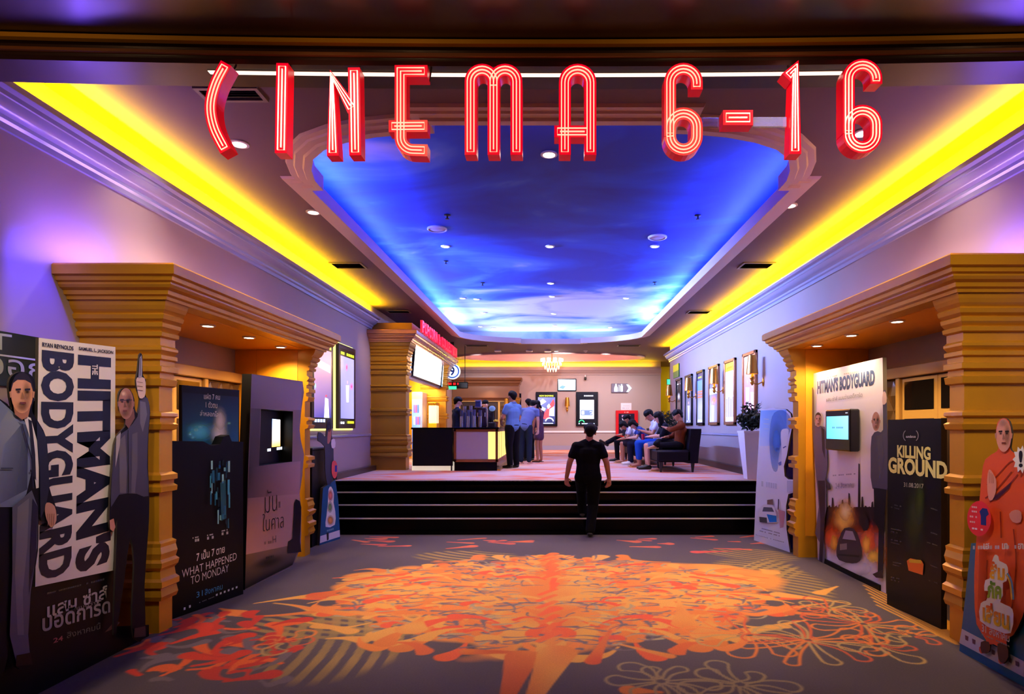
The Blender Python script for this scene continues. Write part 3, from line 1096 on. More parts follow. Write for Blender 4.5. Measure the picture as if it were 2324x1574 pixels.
for (a, b), lab in (((1015, 489), 'small sprinkler head left of centre in the near painted sky'), ((1584, 490), 'small sprinkler head at the right edge of the near painted sky'), ((1012, 593), 'sprinkler head behind the left downlight of the painted sky'),
                    ((1095, 642), 'sprinkler head on the left where the painted clouds begin'), ((1486, 641), 'sprinkler head on the right where the painted clouds begin')):
    p = on_z(a, b, 4.54)
    t = thing('sprinkler_head', lab, 'sprinkler', (p.x, p.y, 4.55), 'sprinkler heads in the painted sky')
    obj('rosette', MB().lathe([(.045, -.001), (.045, -.008), (.02, -.015)], 14, (p.x, p.y, 4.55)), M_DARK, t)
    obj('nozzle', MB().lathe([(.012, -.012), (.012, -.05), (.028, -.052), (.028, -.058), (.004, -.06)], 12, (p.x, p.y, 4.55)), M_DARK, t)
for (a, lab, kind_) in ((1130, 'white box fixture left in the ceiling before the oval recess', 0), (1201, 'white box fixture left of the warm downlight near the oval recess', 0), (1243, 'white box fixture beside the warm downlight near the oval recess', 0), (1329, 'white dome detector in the ceiling right of the warm downlight', 1)):
    p = on_z(a, 794.5, CEIL)
    y = min(p.y, 20.9)
    if kind_ == 0:
        t = thing('ceiling_fixture', lab, 'ceiling light', (p.x, y, CEIL), 'white box fixtures before the oval recess')
        obj('housing', MB().bbox(p.x - .11, p.x + .11, y - .09, y + .09, CEIL - .05, CEIL - .001, .01), M_WHITE, t)
        obj('lens', MB().box(p.x - .08, p.x + .08, y - .06, y + .06, CEIL - .056, CEIL - .049), M_FIX, t)
    else:
        t = thing('smoke_detector', lab, 'detector', (p.x, y, CEIL))
        obj('base', MB().lathe([(.07, -.001), (.07, -.02), (.05, -.03)], 18, (p.x, y, CEIL)), M_WHITE, t, 40)
        obj('dome', MB().lathe([(.045, -.03), (.045, -.06), (.02, -.07)], 18, (p.x, y, CEIL)), M_WHITE, t, 40)

# chandelier in the oval recess
cx, cy = .04, 22.3
t = thing('chandelier', 'glowing crystal chandelier under the oval ceiling recess', 'chandelier', (cx, cy, 4.6))
M_CRY = mat('crystal', C(255, 225, 200), 0.1, emit=(1.0, .62, .38), estr=2.2)
M_CRYL = mat('candle_bulb', C(255, 240, 220), 0.2, emit=(1.0, .8, .6), estr=22)
M_BRASS = mat('brass', C(200, 140, 50), 0.22, metal=0.9)
obj('rod', MB().tube([(cx, cy, 4.63), (cx, cy, 4.0)], .012, 8), M_BRASS, t)
mb = MB()
for k in range(10):
    a = 2 * math.pi * k / 10
    mb.tube([(cx + r * math.cos(a), cy + r * math.sin(a), z) for r, z in ((.03, 3.9), (.15, 3.84), (.3, 3.88), (.37, 4.0))], .009, 6)
mb.lathe([(.02, 3.78), (.06, 3.84), (.04, 3.92), (.03, 4.05)], 14, (cx, cy, 0))
obj('arms', mb, M_BRASS, t, 50)
for k in range(10):
    a = 2 * math.pi * k / 10
    obj('bulb', MB().ellipsoid((cx + .37 * math.cos(a), cy + .37 * math.sin(a), 4.06), .03, .03, .06, 8, 6), M_CRYL, t, 60)
for z0, r0, n_ in ((4.12, .40, 22), (3.98, .34, 20), (3.86, .26, 16), (3.76, .16, 10)):
    for k in range(n_):
        a = 2 * math.pi * k / n_
        mb = MB()
        x, y = cx + r0 * math.cos(a), cy + r0 * math.sin(a)
        mb.loft([[(x + rr * math.cos(b), y + rr * math.sin(b), z0 - h) for b in (0, 1.57, 3.14, 4.71)] for rr, h in ((.003, 0), (.018, .04), (.012, .09), (.002, .13))], caps=True)
        obj('crystal', mb, M_CRY, t)
pl_ = bpy.data.lights.new('chandelier_light', 'POINT')
pl_.energy = 90
pl_.color = (1.0, .62, .42)
pl_.shadow_soft_size = .3
o = bpy.data.objects.new('chandelier_light', pl_)
COL.objects.link(o)
o.location = (cx, cy, 3.98)
# pink light inside the oval recess
for x in (-2.6, -.9, .9, 2.6):
    spot('dome_light', (x, 22.0, 4.17), (x * .8, 22.9, 4.6), 22, (1.0, .45, .5), 150, 1.0, .05)
# ================================================================== GILDED DOOR PORTALS
PIL = [(0, .0), (.26, .0), (.265, .035), (.30, .05), (.36, .035), (.375, .06), (.42, .06), (.44, .03), (.5, .02), (.53, .05), (.57, .06), (.59, .03), (.64, .045), (.69, .03), (.72, .035), (.735, 0),
       (1.12, 0), (1.13, .04), (1.17, .045), (1.185, .015), (1.215, .015), (1.225, .045), (1.265, .045), (1.285, .0), (1.62, 0), (1.63, .035), (1.67, .05), (1.685, .02), (1.72, .02), (1.735, .05), (1.76, .045), (1.775, 0),
       (1.97, 0), (1.98, .035), (2.03, .045), (2.04, .015), (2.08, .015), (2.09, .05), (2.13, .05), (2.14, .02), (2.18, .02), (2.19, .045), (2.22, .045), (2.23, .02), (2.26, .05), (2.28, .05), (2.3, .025), (2.36, .025), (2.37, .055),
       (2.40, .06), (2.41, .04), (2.44, .07), (2.47, .075), (2.48, .06), (2.5, .09), (2.53, .10), (2.545, .085), (2.57, .11), (2.6, .125), (2.635, .135)]
COR = [(2.635, .10), (2.636, .155), (2.66, .16), (2.67, .185), (2.70, .19), (2.715, .225), (2.735, .24), (2.75, .24), (2.76, .265), (2.79, .27), (2.80, .30), (2.87, .30), (2.885, .285)]


def ring(s, xa, xb, y0, y1, o, z, g0=1, g1=1):
    """plan of a moulded block standing on the wall plane xa, its face at xb, grown by o on its free sides"""
    return [(s * xa, y0 - o * g0, z), (s * (xb - o), y0 - o * g0, z), (s * (xb - o), y1 + o * g1, z), (s * xa, y1 + o * g1, z)]


def quilt(mb, s, x, y0, y1, z0, z1, ny, nz, h, mi=0):
    """padded diamonds: a raised point in every lozenge"""
    dy, dz = (y1 - y0) / ny, (z1 - z0) / nz
    for j in range(nz + 1):
        for i in range(ny + 1):
            for (ci, cj) in ((i, j), (i + .5, j + .5)):
                if ci > ny or cj > nz:
                    continue
                yc, zc = y0 + ci * dy, z0 + cj * dz
                pts = [(yc, zc - dz / 2), (yc + dy / 2, zc), (yc, zc + dz / 2), (yc - dy / 2, zc)]
                pts = [(min(max(a, y0), y1), min(max(b, z0), z1)) for a, b in pts]
                yc, zc = min(max(yc, y0), y1), min(max(zc, z0), z1)
                mb.add([(x - s * h, yc, zc)] + [(x, a, b) for a, b in pts], [(0, 1, 2), (0, 2, 3), (0, 3, 4), (0, 4, 1)], mi)


M_REVEAL = mat('ochre_paint', C(226, 150, 24), 0.42, noise=0.05)
M_QUILT = mat('padded_leatherette', C(92, 66, 42), 0.35)
M_DGLASS = mat('dark_glass', C(22, 18, 18), 0.08)
M_DOORW = mat('door_paint', C(196, 150, 80), 0.35)
for s, y0, y1, side in ((-1, PY0L, PY1L, 'left'), (1, PY0R, PY1R, 'right')):
    t = thing('door_portal', 'tall gilded door portal with banded pilasters on the %s wall' % side, 'portal', (s * 3.44, (y0 + y1) / 2, 0), 'gilded door portals')
    for a, b in ((y0, y0 + .17), (y1 - .17, y1)):
        obj('pilaster', MB().loft([ring(s, WX - .002, 3.13, a, b, o, z, a == y0, a != y0) for z, o in PIL], caps=True), M_GOLD, t)
    obj('cornice', MB().loft([ring(s, WX - .002, 3.13, y0, y1, o, z) for z, o in COR], caps=True), M_GOLD, t)
    x0, x1 = sorted((s * 3.14, s * 4.02))
    obj('soffit', MB().box(x0, x1, y0 + .172, y1 - .172, PZ - .004, PZ + .05), M_REVEAL, t)
    for a, b in ((y0 + .005, y0 + .165), (y1 - .165, y1 - .005)):
        xa, xb = sorted((s * (WX - .03), s * 4.02))
        obj('reveal', MB().box(xa, xb, a, b, 0, PZ + .05), M_REVEAL, t)
    for (a, b) in ((y0 + .163, y0 + .178), (y1 - .178, y1 - .163)):
        xa, xb = sorted((s * 3.22, s * 3.74))
        obj('reveal_lining', MB().box(xa, xb, a, b, .27, PZ - .01), M_REVEAL, t)
    # doors at the back of the recess
    X = s * 4.02
    yi0, yi1 = y0 + .17, y1 - .17
    d = thing('double_door', 'double door with dark glass and padded side panels inside the %s portal' % side, 'door', (X, (yi0 + yi1) / 2, 0))

    def slab(ya, yb, za, zb, dx=.06):
        xa, xb = sorted((X - s * .002, X - s * dx))
        return MB().bbox(xa, xb, ya, yb, za, zb, .008)
    obj('header', slab(yi0, yi1, 2.2, 2.32, .1), M_DOORW, d)
    w2 = .76
    for ya, yb in ((yi0 + .0, yi0 + w2), (yi1 - w2, yi1)):
        mb = slab(ya, yb, .1, 2.2, .03)
        quilt(mb, s, X - s * .031, ya + .02, yb - .02, .12, 2.18, 3, 6, .035)
        obj('padded_panel', mb, M_QUILT, d)
    for ya in (yi0 + w2, yi1 - w2 - .07):
        obj('post', slab(ya, ya + .07, 0, 2.2, .09), M_DOORW, d)
    ym = (yi0 + yi1) / 2
    for ya, yb, hs in ((yi0 + w2 + .075, ym - .003, 1), (ym + .003, yi1 - w2 - .075, -1)):
        lf = obj('door_leaf', slab(ya, yb, .02, 2.195, .055), M_DOORW, d)
        xa, xb = sorted((X - s * .05, X - s * .062))
        obj('glass_pane', MB().box(xa, xb, ya + .06, yb - .06, 1.84, 2.15), M_DGLASS, lf)
        obj('lower_panel', MB().box(xa, xb, ya + .06, yb - .06, .25, 1.74), mat('dark_door_panel', C(60, 44, 34), .3), lf)
        yh = yb - .06 if hs == 1 else ya + .06
        obj('handle', MB().tube([(X - s * .05, yh, 1.25), (X - s * .1, yh, 1.25), (X - s * .1, yh, .85), (X - s * .05, yh, .85)], .014, 8), M_BRASS, lf)
for (a, b), lab in (((472, 736), 'nearest downlight under the lintel of the left portal'), ((565, 763), 'middle downlight under the lintel of the left portal'), ((637, 785), 'farthest downlight under the lintel of the left portal'),
                    ((2043, 726), 'nearest downlight under the lintel of the right portal'), ((1945, 758), 'middle downlight under the lintel of the right portal'), ((1870, 782), 'farthest downlight under the lintel of the right portal')):
    p = on_z(a, b, PZ)
    p.x = p.x if p.x < 0 else 3.2
    downlight(p.x, p.y, PZ - .004, lab, 75, 140, (1.0, .68, .34), r=.045, group='downlights under the portal lintels')

# ---- emergency exit board on the left wall
pl = Plane((-WX + .02, 3.0, 0), (-WX + .02, 4.55, 0))
t = thing('exit_board', 'dark green exit board with white letters high on the left wall', 'sign', (-WX + .02, 4.2, 1.9))
a, b = pl.pt(-420, 690), pl.pt(91, 770)
obj('panel', MB().box(-WX + .001, -WX + .02, 3.35, b.y, 1.93, 2.3), mat('exit_green', C(4, 38, 18), .3), t)
A = Art(pl)
A.text('EXIT', (-190, 772), (27, 796), (-190, 729), (180, 185, 160), bold=.01)
A.line([(-420, 748), (88, 817)], 4, (190, 190, 170))
A.text('ทางออก', (-190, 824), (100, 866), (-190, 776), (170, 170, 150), bold=.004)
A.done('lettering', t)

# ================================================================== CONCESSION STAND
SY0, SY1, SX = 12.86, 18.0, -3.02
t = thing('concession_stand', 'gilded concession stand front with a banded pier and cornice', 'stand', (-3.3, 15.0, PLAT))
pz = lambda z: PLAT + z * (3.40 - PLAT) / 2.635
PIL2 = [(pz(z), o * (1.0 if z < 2.3 else .9)) for z, o in PIL]


def pier(y0, y1):
    return MB().loft([ring(-1, WX - .002, -SX, y0, y1, o, z) for z, o in PIL2], caps=True)


M_GOLD2 = mat('dull_gold_paint', C(150, 108, 40), 0.3, metal=0.45)
obj('pier', pier(SY0, SY0 + .3), M_GOLD2, t)
obj('pier', pier(SY1 - .25, SY1), M_GOLD, t)
obj('cornice', MB().loft([ring(-1, WX - .002, -SX, SY0, SY1, o * .95, 3.40 + (z - 2.635) * .95) for z, o in COR], caps=True), mat('pink_gold_paint', C(175, 120, 105), .25, metal=.4), t)
obj('parapet', MB().box(-WX + .002, SX + .12, SY0 + .02, SY1 - .02, 3.63, 3.82), M_GOLD2, t)
obj('fascia', MB().box(-3.3, SX - .16, SY0 + .3, SY1 - .25, 2.74, 3.42), mat('mauve_panel', C(150, 120, 130), .4), t)
M_YEL = mat('yellow_laminate', C(245, 180, 20), .4)
obj('back_wall', MB().box(-5.6, -3.1, SY1 - .24, SY1 - .12, PLAT, 3.1).box(-5.7, -5.6, SY0, SY1, PLAT, 3.1), M_YEL, t)
o = area('stand_light', (-3.7, 16.4, 2.95), (0, .3, -1), .6, 2.0, 95, (1.0, .74, .25))
# menu screens over the counter
for px0, px1, z0, z1, lab, wht in ((922.5, 931.5, 2.8, 3.42, 'narrow blue menu screen beside the concession pier', 0), (938, 999, 2.82, 3.41, 'large overexposed white menu screen above the concession counter', 1), (1001.5, 1006.5, 2.8, 3.4, 'narrow blue menu screen at the far end of the concession stand', 0)):
    X = -3.12
    ya, yb = X * F / (px0 - CX), X * F / (px1 - CX)
    tt = thing('menu_screen', lab, 'screen', (X, (ya + yb) / 2, z0), 'menu screens of the concession stand')
    tilt = .05
    obj('housing', MB().loft([[(X - .04, ya - .02, z0 - .02), (X - .04, yb + .02, z0 - .02), (X, yb + .02, z0 - .02), (X, ya - .02, z0 - .02)], [(X - .04, ya - .02, z1 + .02), (X - .04, yb + .02, z1 + .02), (X + tilt, yb + .02, z1 + .02), (X + tilt, ya - .02, z1 + .02)]], caps=True), M_DARK, tt)
    pl = Plane((X + .001, ya, 0), (X + .001, yb, 0))
    mb = MB()
    e = .004
    q = lambda y, v, l=0: (X + e + l + tilt * v, y, z0 + (z1 - z0) * v)
    if wht:
        mb.add([q(ya, 0), q(yb, 0), q(yb, 1), q(ya, 1)], [(0, 1, 2, 3)], 0, (1.0, 1.0, 1.0, 1))
        for k in range(3):
            yc = ya + (yb - ya) * (.2 + .28 * k)
            for j in range(3):
                mb.add([q(yc, .3 + .14 * j, .002), q(yc + .3, .3 + .14 * j, .002), q(yc + .3, .33 + .14 * j, .002), q(yc, .33 + .14 * j, .002)], [(0, 1, 2, 3)], 0, (.55, .6, .8, 1))
    else:
        mb.add([q(ya, 0), q(yb, 0), q(yb, 1), q(ya, 1)], [(0, 1, 2, 3)], 0, [(.25, .5, .95, 1), (.3, .5, .9, 1), (.75, .85, 1, 1), (.7, .85, 1, 1)])
        for j in range(4):
            mb.add([q(ya + (yb - ya) * .2, .15 + .18 * j, .002), q(ya + (yb - ya) * .8, .15 + .18 * j, .002), q(ya + (yb - ya) * .8, .24 + .18 * j, .002), q(ya + (yb - ya) * .2, .24 + .18 * j, .002)], [(0, 1, 2, 3)], 0, (.85, .9, 1, 1))
    obj('display', mb, attr_mat('bright_screen', 3.2) if wht else SCREEN, tt)
# red channel letters standing on the cornice
X = -2.74
lst = [ch for ch in 'POPCORN & COLLECTION']
y = 12.95
ya_tot = 17.75 - 12.95
wtot = sum(.62 if c == ' ' else 1 for c in lst)
M_REDL = mat('red_channel_letter', C(225, 10, 40), .3, emit=(1, .02, .08), estr=.75)
nm = {}
k = 0
for c in lst:
    wd = ya_tot / wtot * (.62 if c == ' ' else 1)
    if c != ' ':
        vs, fs, _ = text_tris(c, .03)
        z0, z1 = 3.635, 3.89
        yb = y + wd * .86
        word = 'POPCORN' if k < 7 else 'COLLECTION'
        nm[c + word] = nm.get(c + word, 0) + 1
        lab = 'red ampersand between two words on the concession cornice'
        if c != '&':
            lab = 'red letter %s of the word %s on the concession cornice' % (c, word)
            if word.count(c) > 1:
                lab = ['first ', 'last '][nm[c + word] - 1] + lab
        mb = MB()
        P0 = [(X + .05, y + (yb - y) * v[0], z0 + (z1 - z0) * v[1]) for v in vs]
        mb.add(P0, fs)
        mb.add([(X, p[1], p[2]) for p in P0], [tuple(reversed(f)) for f in fs])
        ed = {}
        for f in fs:
            for i in range(len(f)):
                a_, b_ = f[i], f[(i + 1) % len(f)]
                key = (min(a_, b_), max(a_, b_))
                ed[key] = None if key in ed else (a_, b_)
        base = len(mb.v)
        mb.v += P0 + [(X, p[1], p[2]) for p in P0]
        n0 = len(P0)
        for e_ in ed.values():
            if e_:
                mb.f.append((base + e_[0], base + e_[1], base + n0 + e_[1], base + n0 + e_[0]))
                mb.m.append(0)
        o = obj('cornice_letter', mb, M_REDL, origin=(X, y, z0))
        tag(o, lab, 'letter', 'red letters on the concession cornice')
    k += 1
    y += wd
# drinks fridge and popcorn warmer inside the stand
t = thing('drinks_fridge', 'upright drinks fridge with a blue-lit glass door inside the concession stand', 'fridge', (-3.72, 17.3, PLAT))
obj('cabinet', MB().bbox(-3.86, -3.56, 17.1, 17.74, PLAT, 2.62, .015), M_STEEL, t)
A = Art(Plane((-3.86, 17.09, 0), (-3.56, 17.09, 0)))
x0, x1 = [CX + F * x / 17.09 for x in (-3.84, -3.58)]
yz = lambda z: CY - (z - E) * F / 17.09
A.quadgrad([(x0, yz(2.4)), (x1, yz(2.4)), (x1, yz(.95)), (x0, yz(.95))], [(120, 160, 235), (150, 190, 250), (90, 130, 225), (60, 100, 210)])
for k in range(4):
    for j in range(4):
        zz = 1.05 + .33 * k
        xx = x0 + 3 + j * (x1 - x0 - 4) / 4
        A.poly([(xx, yz(zz)), (xx + 4, yz(zz)), (xx + 4, yz(zz + .22)), (xx, yz(zz + .22))], [(190, 60, 90), (60, 90, 210), (220, 220, 240), (120, 80, 170)][(j + k) % 4], .8)
A.done('glass_door', t, SCREEN)
obj('handle', MB().tube([(-3.6, 17.06, 1.5), (-3.6, 17.06, 2.0)], .012, 6), M_STEEL, t)
t = thing('popcorn_warmer', 'glass popcorn warmer glowing in the concession stand beside the yellow wall', 'popcorn warmer', (-3.3, 17.4, PLAT))
obj('cabinet', MB().bbox(-3.42, -3.18, 17.2, 17.6, PLAT, 1.75, .01), M_YEL, t)
obj('glass_case', MB().bbox(-3.41, -3.19, 17.22, 17.58, 1.75, 2.25, .01), mat('warm_glass', C(255, 240, 200), .1, emit=(1, .8, .4), estr=.8), t)
obj('lid', MB().bbox(-3.43, -3.17, 17.2, 17.6, 2.25, 2.33, .01), M_BRASS, t)

# ---- counters in front
t = thing('counter_panel', 'black counter panel on a glowing white base beside the concession pier', 'counter', (-2.4, 12.7, PLAT))
obj('panel', MB().bbox(-2.83, -2.01, 12.62, 12.68, .85, 1.615, .006), mat('black_board', C(8, 7, 11), .5, spec=.15), t)
obj('glowing_base', MB().bbox(-2.86, -2.0, 12.7, 12.8, PLAT, .93, .004), mat('lit_base', C(250, 240, 210), .4, emit=(1, .9, .7), estr=.55), t)
obj('top', MB().bbox(-2.86, -2.0, 12.62, 13.3, 1.6, 1.635, .004), M_BLACKG, t)
obj('leg', MB().box(-2.05, -2.02, 12.64, 12.66, PLAT, .86), M_DARK, t)
t = thing('display_counter', 'display counter with copper frame, grey glass front and yellow lit corner', 'counter', (-1.55, 14.2, PLAT))
cx0, cx1, cy0, cy1 = -1.98, -1.08, 12.6, 16.2
M_COP = mat('copper_trim', C(165, 105, 70), .25, metal=.7)
obj('plinth', MB().box(cx0 + .01, cx1 - .02, cy0 + .02, cy0 + .62, PLAT, .935).box(cx1 - .3, cx1 - .02, cy0 + .62, cy1, PLAT, .935), M_BLACKG, t)
obj('carcass', MB().box(cx0 + .02, cx1 - .02, cy0 + .02, cy0 + .62, .935, 1.6).box(cx1 - .3, cx1 - .02, cy0 + .62, cy1, .935, 1.6), mat('counter_body', C(60, 48, 45), .4), t)
mb = MB()
for (xa, xb, za, zb) in ((cx0, cx1, .93, .99), (cx0, cx1, 1.55, 1.605), (cx0, cx0 + .05, .93, 1.605), (cx1 - .05, cx1, .93, 1.605)):
    mb.bbox(xa, xb, cy0 - .01, cy0 + .03, za, zb, .004)
for (ya, yb, za, zb) in ((cy0 + .03, cy1, .93, .99), (cy0 + .03, cy1, 1.55, 1.605)):
    mb.bbox(cx1 - .03, cx1 + .005, ya, yb, za, zb, .004)
obj('copper_frame', mb, M_COP, t)
obj('front_glass', MB().box(cx0 + .05, cx1 - .2, cy0 + .005, cy0 + .018, .99, 1.55), mat('frosted_panel', C(165, 150, 155), .12), t)
M_YL = mat('yellow_light_panel', C(240, 225, 90), .4, emit=(1.0, .85, .25), estr=.95)
obj('lit_corner', MB().box(cx1 - .2, cx1 - .05, cy0 + .003, cy0 + .02, .99, 1.55), M_YL, t)
for k in range(6):
    y = cy0 + .1 + .55 * k
    obj('lit_side_panel', MB().box(cx1 - .022, cx1 - .005, y, y + .3, .99, 1.55), M_YL, t)
obj('counter_top', MB().bbox(cx0 - .0, cx1 + .02, cy0 - .03, cy0 + .64, 1.605, 1.64, .006).bbox(cx1 - .32, cx1 + .02, cy0 + .6, cy1 + .02, 1.605, 1.64, .006), M_BLACKG, t)
obj('foot_rail', MB().loft([[(cx1 - .02, y, PLAT + .005), (cx1 + w_, y, PLAT + .005), (cx1 + w_, y, PLAT + .03), (cx1 - .02, y, PLAT + .03)] for y, w_ in ((cy0 + .02, .05), (cy1, .05))], caps=True), M_BRASS, t)
# things on the counter
M_SIL = mat('brushed_steel', C(170, 175, 200), .25, metal=.8)
M_CUP = mat('paper_cup', C(70, 80, 120), .4)
TOP = 1.641
for i, (a, h, c, lab) in enumerate(((1048, .32, M_SIL, 'slim steel cup tube at the left end of the display counter'), (1055, .44, M_CUP, 'tall dark stack of cups second from the counter left end'), (1063, .33, M_SIL, 'short steel cup tube between two dark cup stacks'),
                                     (1069, .46, M_CUP, 'tallest dark stack of cups on the display counter'), (1076, .34, M_SIL, 'short steel cup tube right of the tallest cup stack'), (1090, .33, M_SIL, 'steel cup tube under the drinks tower'))):
    yc_ = 12.8 + .1 * (i % 2)
    x = (a - CX) * yc_ / F
    t = thing('cup_dispenser', lab, 'cup dispenser', (x, yc_, TOP), 'cups and cup tubes on the display counter')
    obj('tube', MB().lathe([(.035, 0), (.036, h * .7), (.033, h * .7)], 14, (x, yc_, TOP)), c, t, 40)
    mb = MB()
    for k in range(4):
        mb.lathe([(.027, h * .7 + .02 * k), (.034, h * .7 + .06 + .02 * k), (.037, h * .7 + .062 + .02 * k), (.037, h * .7 + .068 + .02 * k), (.02, h * .7 + .068 + .02 * k)], 12, (x, yc_, TOP))
    obj('cups', mb, M_CUP if c is M_SIL else M_SIL, t, 40)
x = (1092 - CX) * 13.0 / F
t = thing('drinks_tower', 'dark drinks dispenser with square taps on the display counter', 'drinks dispenser', (x, 13.05, TOP))
obj('body', MB().bbox(x - .1, x + .12, 12.98, 13.25, TOP, TOP + .42, .02), mat('dark_plum_plastic', C(52, 40, 60), .25), t)
obj('screen_head', MB().bbox(x - .12, x + .0, 12.93, 13.15, TOP + .42, TOP + .56, .02), mat('navy_plastic', C(50, 60, 110), .15), t)
obj('head_trim', MB().bbox(x - .13, x + .01, 12.925, 12.93, TOP + .41, TOP + .43, .002).bbox(x - .13, x + .01, 12.925, 12.93, TOP + .55, TOP + .57, .002), M_SIL, t)
for k in (-.06, .02, .09):
    obj('tap', MB().tube([(x + k, 12.98, TOP + .3), (x + k, 12.92, TOP + .3), (x + k, 12.92, TOP + .22)], .012, 8), M_SIL, t)
x = (1117 - CX) * 12.9 / F
t = thing('cash_register', 'cash register with a round tilted customer display on the counter', 'cash register', (x, 12.9, TOP))
obj('base', MB().bbox(x - .07, x + .07, 12.82, 13.05, TOP, TOP + .1, .01), M_DARK, t)
obj('stand', MB().tube([(x, 12.95, TOP + .1), (x, 12.93, TOP + .34)], .025, 8), M_DARK, t)
obj('display', MB().ellipsoid((x, 12.9, TOP + .39), .068, .03, .06, 14, 10), mat('display_glass', C(110, 150, 190), .1, emit=(.3, .5, .8), estr=.25), t, 60)

# ================================================================== LIGHT BOXES AND POSTERS
M_FRD = mat('dark_bronze_frame', C(58, 42, 38), .3, metal=.3)
M_FRB = mat('black_frame', C(18, 16, 22), .22)
M_EDGE = mat('glowing_edge', C(235, 240, 120), .4, emit=(.95, 1.0, .25), estr=1.5)


def gfig(A, x, y, h, w_, col, skin=(214, 170, 150)):
    """tiny generic figure in a poster"""
    A.blob(x, y - h * .9, w_ * .28, h * .1, skin, 1, .2)
    A.poly([(x - w_ * .5, y - h * .76), (x + w_ * .5, y - h * .76), (x + w_ * .4, y - h * .35), (x + w_ * .35, y), (x - w_ * .35, y), (x - w_ * .4, y - h * .35)], col, .95)


for (yn, yf, lab, v) in ((9.45, 10.38, 'backlit film poster nearer the left portal, with a grey scene', 0), (10.66, 11.56, 'backlit film poster nearer the concession pier, pale violet with a white figure', 1)):
    z0, z1 = 1.62, 3.1
    t = thing('light_box', lab, 'poster', (-WX, (yn + yf) / 2, z0), 'backlit posters on the left wall')
    obj('case', MB().bbox(-WX + .03, -WX + .09, yn, yf, z0, z1, .006), M_FRD, t)
    obj('glow_panel', MB().box(-WX + .002, -WX + .03, yn - .03, yf + .03, z0 - .03, z1 + .03), M_EDGE, t, label='glowing yellow-green edge of the case')
    X = -WX + .09
    A = Art(Plane((X, yn, 0), (X, yf, 0)))
    p = lambda u, v_: (CX + F * X / (yn + (yf - yn) * u), CY - (z0 + (z1 - z0) * v_ - E) * F / (yn + (yf - yn) * u))
    A.poly([p(.06, .05), p(.94, .05), p(.94, .95), p(.06, .95)], (10, 10, 14))
    if v == 0:
        A.quadgrad([p(.1, .86), p(.9, .86), p(.9, .12), p(.1, .12)], [(205, 150, 160), (190, 140, 150), (40, 50, 130), (90, 80, 150)])
        A.poly([p(.3, .74), p(.85, .70), p(.85, .62), p(.25, .66)], (225, 225, 245))
        A.poly([p(.55, .12), p(.8, .12), p(.75, .33), p(.6, .34)], (235, 240, 250))
        A.blob(*p(.65, .36), 3, 4, (220, 60, 80))
        A.blob(*p(.15, .45), 2.5, 9, (150, 220, 240))
        A.smear(p(.15, .88), p(.92, .88), 6, (215, 235, 60), 7, 1)
        A.smear(p(.12, .07), p(.9, .07), 7, (200, 215, 255), 6)
    else:
        A.quadgrad([p(.1, .86), p(.9, .86), p(.9, .12), p(.1, .12)], [(150, 150, 225), (165, 160, 235), (150, 150, 230), (120, 120, 215)])
        gfig(A, *p(.5, .32), 50, 7, (245, 240, 250))
        A.blob(*p(.45, .74), 2.5, 9, (225, 70, 90), 1, .2)
        A.blob(*p(.75, .52), 4, 9, (230, 60, 90), .9, .1)
        A.smear(p(.12, .88), p(.92, .88), 6, (205, 235, 50), 7, 1)
        A.smear(p(.1, .055), p(.45, .055), 5, (240, 240, 250), 3, 1)
        A.poly([p(.5, .06), p(.9, .06), p(.9, .09), p(.5, .09)], (200, 200, 40))
    A.done('poster', t, SCREEN)
RP = [(11.17, 11.93, 'film poster in a copper-edged frame, nearest on the right wall', 0), (12.44, 13.19, 'white film poster with a yellow header, second on the right wall', 1), (13.67, 14.5, 'film poster with a dark head and warm middle, third on the right wall', 2),
      (15.0, 15.7, 'film poster with a blue band and red stripes, fourth on the right wall', 3), (16.25, 17.05, 'dim grey film poster, fifth on the right wall', 4), (17.56, 18.3, 'darkest film poster with pale lettering, last on the right wall', 5)]
